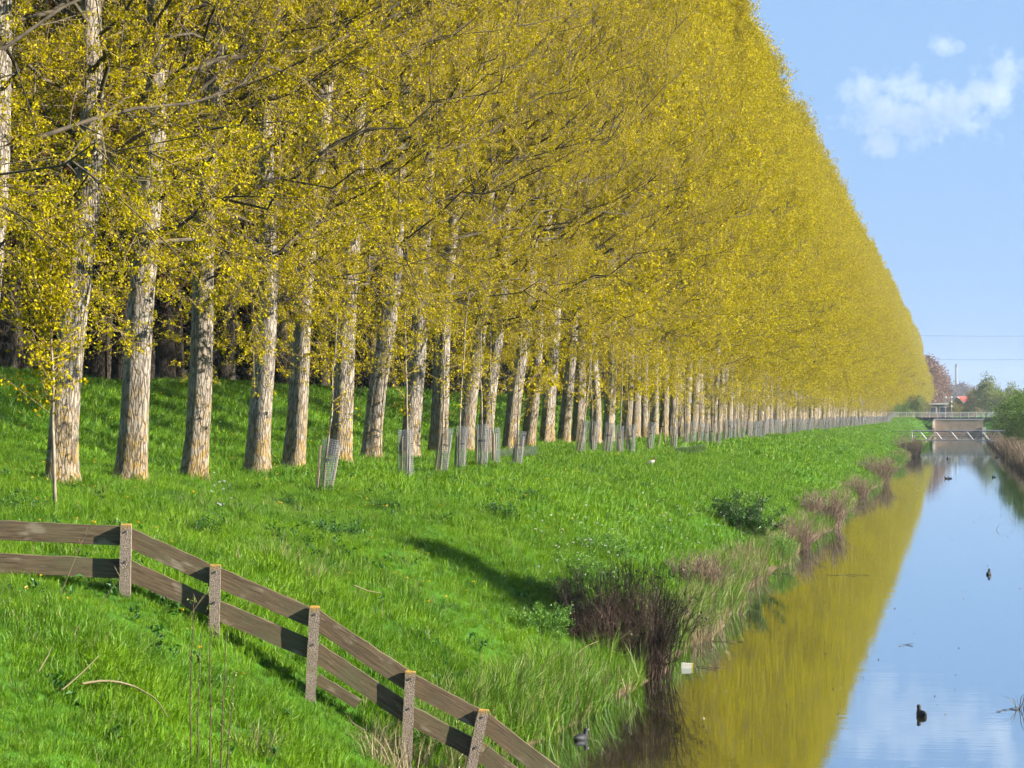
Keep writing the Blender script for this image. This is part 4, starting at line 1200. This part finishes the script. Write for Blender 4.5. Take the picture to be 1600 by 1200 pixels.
# sparse reed stems standing in the water at the right edge
for px, py, s, n_, lab in ((1594, 1108, .55, 7, 'little tuft of reed blades standing in the water at the lower right edge'), (1556, 828, .5, 4, 'few thin reed stems in the water below the right bank'), (1584, 815, .6, 5, 'thin reed stems in the water close to the right edge')):
    g = blade_tuft(780 + n_, n_, .75, .016, .07, .35, M['reed_dry'] if py < 1000 else M['leaf_dark'], 'reed').data
    o = obj('water_reed', g, None, water_point(px, py)); o.scale = (1, 1, s)
    tag(o, lab, 'reeds')

# ================================================================== BIRDS, FLOATING THINGS
def bird_mesh(path, rad, mats, zpale=None):
    g = Geo()
    P = np.array(path, float); kk = np.linspace(0, len(P) - 1, 26); i0 = np.arange(len(P))
    Q = np.stack([np.interp(kk, i0, P[:, c]) for c in range(3)], -1); r_ = np.interp(kk, i0, rad)
    for _ in range(2):
        Q[1:-1] = (Q[:-2] + 2 * Q[1:-1] + Q[2:]) / 4; r_[1:-1] = (r_[:-2] + 2 * r_[1:-1] + r_[2:]) / 4
    g.tubes(Q[None], r_[None], 12)
    return g.build('bird_body', mats, True)
COOT = bird_mesh([(-.2, 0, .07), (-.14, 0, .06), (-.03, 0, .035), (.08, 0, .045), (.125, 0, .09), (.13, 0, .15), (.145, 0, .19), (.185, 0, .19), (.20, 0, .186)], [.008, .06, .10, .085, .055, .036, .046, .03, .012], M['feather_dark'])
g = Geo(); g.tubes(np.array([[[.19, 0, .19], [.215, 0, .186], [.235, 0, .18]]]), np.array([[.014, .010, .003]]), 8); BILL = g.build('bird_bill', M['bill'])
for px, py, rz, s, lab in ((1440, 1119, 112, .72, 'black waterbird swimming on the blue water in the lower right'), (1545, 898, 84, .75, 'small dark waterbird swimming near the right edge'), (908, 1156, 60, .7, 'black waterbird at the grassy edge left of the lower water'),
                           (1479, 748, 180, .75, 'left one of a distant pair of waterbirds in mid canal'), (1484.5, 748, 180, .75, 'right one of a distant pair of waterbirds in mid canal'), (1480.5, 717, 90, 1.0, 'tiny far waterbird near the middle before the footbridge'),
                           (1553, 746, 180, .75, 'tiny dark waterbird below the right bank reeds'), (1558, 715, 180, .9, 'far waterbird tucked against the right bank')):
    x, y, z = water_point(px, py)
    t = empty('waterbird', (x, y, max(float(gz(x, y)), 0) - .01), (0, 0, R(rz))); t.scale = (s,) * 3
    obj('body', COOT, t); obj('bill', BILL, t)
    tag(t, lab, 'bird')
p = ground_point(1018, 730)
t = empty('standing_bird', p + [0, 0, .0], (0, 0, R(20))); t.scale = (.78,) * 3
bd = bird_mesh([(-.22, 0, .12), (-.14, 0, .16), (-.02, 0, .19), (.07, 0, .24), (.11, 0, .29)], [.01, .06, .095, .07, .04], M['feather_white'])
obj('body', bd, t)
nk = bird_mesh([(.085, 0, .25), (.115, 0, .31), (.125, 0, .36), (.14, 0, .40), (.17, 0, .405), (.185, 0, .40)], [.045, .034, .03, .038, .028, .01], M['feather_brown'])
obj('neck_and_head', nk, t)
for s in (-.03, .03):
    g = Geo(); bar(g, (.0, s, -.03), (.0, s, .14), .008); obj('leg', g.build('leg', M['bill']), t)
g = Geo(); g.tubes(np.array([[[.18, 0, .40], [.205, 0, .395], [.22, 0, .388]]]), np.array([[.012, .009, .003]]), 8); obj('bill', g.build('bill', M['bill']), t)
tag(t, 'pale bird with dark brown neck standing on the grass below the guards', 'bird')
x, y, z = water_point(1072, 1044)
t = empty('floating_carton', (x, y, .0), (0, R(4), R(12)))
g = Geo(); g.box((0, 0, .035), (.17, .09, .10)); obj('carton', g.build('carton', M['tin']), t)
g = Geo(); g.box((.0975, 0, .036), (.025, .092, .102)); obj('cap_end', g.build('cap_end', M['tin_y']), t)
tag(t, 'white and yellow litter carton floating beside the large leafless bush', 'litter')
for px, py, w, lab in ((1325, 899, 1.0, 'thin dark floating twigs strung out in front of the yellow reflection'), (1225, 897, .6, 'thin dark floating twig close to the straw bank'), (1135, 1003, .55, 'dark twig poking out of the water right of the large leafless bush'),
                       (1105, 1043, .5, 'thin dark twig floating right of the litter carton'), (1575, 1110, .3, 'small floating twig left of the lower right reed tuft'), (1415, 1010, .22, 'tiny floating twig in the middle of the blue water')):
    x, y, z = water_point(px, py)
    g = Geo()
    k = 8; tt = np.linspace(-1, 1, k)
    P = np.stack([tt * w * .55, np.cumsum(rng.normal(0, .09, k)), .004 + np.abs(rng.normal(0, .008, k))], -1)
    g.tubes(P[None], np.full((1, k), .005), 5)
    e = P[4]; g.tubes(np.array([[e, e + [.12, .02, .02]]]), np.array([[.006, .004]]), 4)
    tag(obj('floating_twig', g.build('floating_twig', M['branch']), None, (x, y, 0)), lab, 'twig')

SLIM = make_tree(790, 8.9, 1.25, 'leaf_green', 6500, .13, .10, .58, 4, clumps=34, twig=True, spread=.34)
pc = ground_point(835, 945)
dd = (7.4 - pc[0]) / sdir[0]
plant_tree('slender_tree', SLIM, 7.4, pc[1] + sdir[1] * dd, 'slender green tree on the right bank just outside the right edge', 'tree', None, 1.0, z=pc[2] + sdir[2] * dd - 6.9)
# ================================================================== HAZE
m, nt, ns, ls = new_mat('haze_air')
pv = ns.new('ShaderNodeVolumePrincipled'); pv.inputs['Color'].default_value = (.80, .88, 1.0, 1); pv.inputs['Density'].default_value = .00014; pv.inputs['Anisotropy'].default_value = .2
o = ns.new('ShaderNodeOutputMaterial'); ls.new(pv.outputs[0], o.inputs['Volume'])
g = Geo(); g.box((0, 1400, 27), (2600, 3400, 60))
hz = tag(obj('haze', g.build('haze', m)), 'thin blue spring haze over the far distance', 'haze', kind='stuff')

# hedge shrubs that close the gap between the last poplars and the bridge
for k, (px, Zc, s) in enumerate([(1396, 530, .55), (1406, 545, .6), (1415, 535, .5), (1424, 550, .55), (1432, 560, .5), (1386, 540, .6), (1374, 550, .6), (1442, 560, .5), (1484, 620, .5), (1500, 640, .5), (1512, 640, .45)]):
    p = pixel_point(px, 647, Zc)
    plant_tree('hedge_shrub', (OLIV if k % 2 else HAW)[k % 2], p[0], p[1], 'low hedge shrub along the road behind the bridge railing', 'shrub', 'hedge shrubs behind the bridge', s * (1.0 if k % 2 else 1.3), z=3.25)

# straw blades and broad-leaved weeds mixed into the near grass
DG = [blade_tuft(800 + i, 7, .34, .006, .12, .9, M['straw'], 'dry_blades') for i in range(2)]
p = bank_points(17, 46, 3.0, 5.0, 14)
k = (np.sin(p[:, 0] * .9 + .3) * np.sin(p[:, 1] * .5) + rng.normal(0, .4, len(p))) > .1
scatter('dry_blades', p[k], DG, .6, 1.2, 'scattered dry blades among the near grass', 'dry grass')
def weed(seed):
    r = np.random.default_rng(seed); g = Geo(); n = 14
    a = r.uniform(0, 6.28, n)
    g.leaves(np.stack([np.cos(a) * .05, np.sin(a) * .05, r.uniform(.03, .16, n)], -1), r.uniform(.05, .10, n), .55, up=2.0)
    return bpy.data.objects.new('broad_weed', g.build('broad_weed', M['leaf_herb']))
WD = [weed(810 + i) for i in range(3)]
p = np.vstack([bank_points(17, 40, 3, 5.0, 15), bank_points(40, 80, 1.2, 5, 22)])
k = (np.sin(p[:, 0] * 1.4 + 2) * np.sin(p[:, 1] * .7 + 1) + rng.normal(0, .35, len(p))) > .2
scatter('broad_leaved_weeds', p[k], WD, .6, 1.2, 'low dark broad-leaved weeds scattered through the grass', 'weeds')

# ================================================================== CLOUD (far beyond the haze, a soft volume)
m, nt, ns, ls = new_mat('cloud_vapour')
tc = ns.new('ShaderNodeTexCoord')
nz = noise(ns, ls, tc.outputs['Object'], .014, 8, .62)
# soft lobes: (centre x, z, radius x, radius z) in metres on the cloud's own plane
lobes = [(-100, -20, 200, 105), (60, 0, 190, 110), (-215, 65, 85, 75), (190, 60, 110, 90), (235, 120, 80, 75), (-150, -110, 75, 70), (-60, 60, 130, 80), (40, 205, 62, 40), (90, 205, 40, 25)]
acc = None
sx = ns.new('ShaderNodeSeparateXYZ'); ls.new(tc.outputs['Object'], sx.inputs[0])
for cx, cz, rx, rzz in lobes:
    mp = ns.new('ShaderNodeMapping'); mp.vector_type = 'TEXTURE'
    mp.inputs['Location'].default_value = (cx, 0, cz); mp.inputs['Scale'].default_value = (rx, min(rx, 90), rzz)
    ls.new(tc.outputs['Object'], mp.inputs[0])
    ln = ns.new('ShaderNodeVectorMath'); ln.operation = 'LENGTH'; ls.new(mp.outputs[0], ln.inputs[0])
    d = ns.new('ShaderNodeMath'); d.operation = 'SUBTRACT'; d.inputs[0].default_value = 1.0; ls.new(ln.outputs['Value'], d.inputs[1])
    if acc is None: acc = d.outputs[0]
    else:
        mxm = ns.new('ShaderNodeMath'); mxm.operation = 'MAXIMUM'; ls.new(acc, mxm.inputs[0]); ls.new(d.outputs[0], mxm.inputs[1]); acc = mxm.outputs[0]
a2 = ns.new('ShaderNodeMath'); a2.operation = 'MULTIPLY_ADD'; ls.new(nz, a2.inputs[0]); a2.inputs[1].default_value = 3.4; a2.inputs[2].default_value = -1.86
a3 = ns.new('ShaderNodeMath'); a3.operation = 'ADD'; ls.new(acc, a3.inputs[0]); ls.new(a2.outputs[0], a3.inputs[1])
dn = ns.new('ShaderNodeMapRange'); dn.inputs[1].default_value = .0; dn.inputs[2].default_value = .40; dn.inputs[3].default_value = 0; dn.inputs[4].default_value = .0028
ls.new(a3.outputs[0], dn.inputs[0])
pv = ns.new('ShaderNodeVolumePrincipled'); pv.inputs['Color'].default_value = (.97, .98, 1, 1); ls.new(dn.outputs[0], pv.inputs['Density']); pv.inputs['Anisotropy'].default_value = 0
o = ns.new('ShaderNodeOutputMaterial'); ls.new(pv.outputs[0], o.inputs['Volume'])
g = Geo(); g.box((0, 0, 30), (660, 220, 480))
c0 = pixel_point(1452, 172, 8000)
cl = tag(obj('cloud', g.build('cloud', m), None, c0, (0, 0, YAW)), 'small ragged white cloud alone in the blue sky on the right', 'cloud', kind='stuff')

# specks of leaf litter drifting on the water
G = Geo()
n = 420
yy = 22 + 130 * rng.random(n) ** 1.4; xx = rng.uniform(-4.3, 4.3, n) * np.where(rng.random(n) < .5, 1, .6)
keep = gz(xx, yy) < -.1
G.leaves(np.stack([xx, yy, np.full(n, .006)], -1)[keep], rng.uniform(.02, .05, keep.sum()), .7, up=40, fold=.02)
tag(obj('floating_litter', G.build('floating_litter', M['reed_dry'])), 'tiny specks of leaf litter drifting on the water', 'litter', kind='stuff')

# longer, unmown grass around the feet of the nearer poplars and guards
pp = []
for o_ in list(bpy.data.objects):
    if o_.parent is None and o_.name.split('.')[0] in ('poplar_tree', 'tree_guard') and o_.location.y < 130:
        r0, n_ = (.36, 26) if o_.name.startswith('poplar') else (.2, 14)
        a_ = rng.uniform(0, 6.283, n_); d_ = r0 + np.abs(rng.normal(0, .16, n_))
        x_, y_ = o_.location.x + np.cos(a_) * d_, o_.location.y + np.sin(a_) * d_
        pp.append(np.stack([x_, y_, gz(x_, y_)], -1))
scatter('foot_grass', np.vstack(pp), G1, 1.0, 2.0, 'longer grass around the feet of the nearer trunks and guards', 'grass')
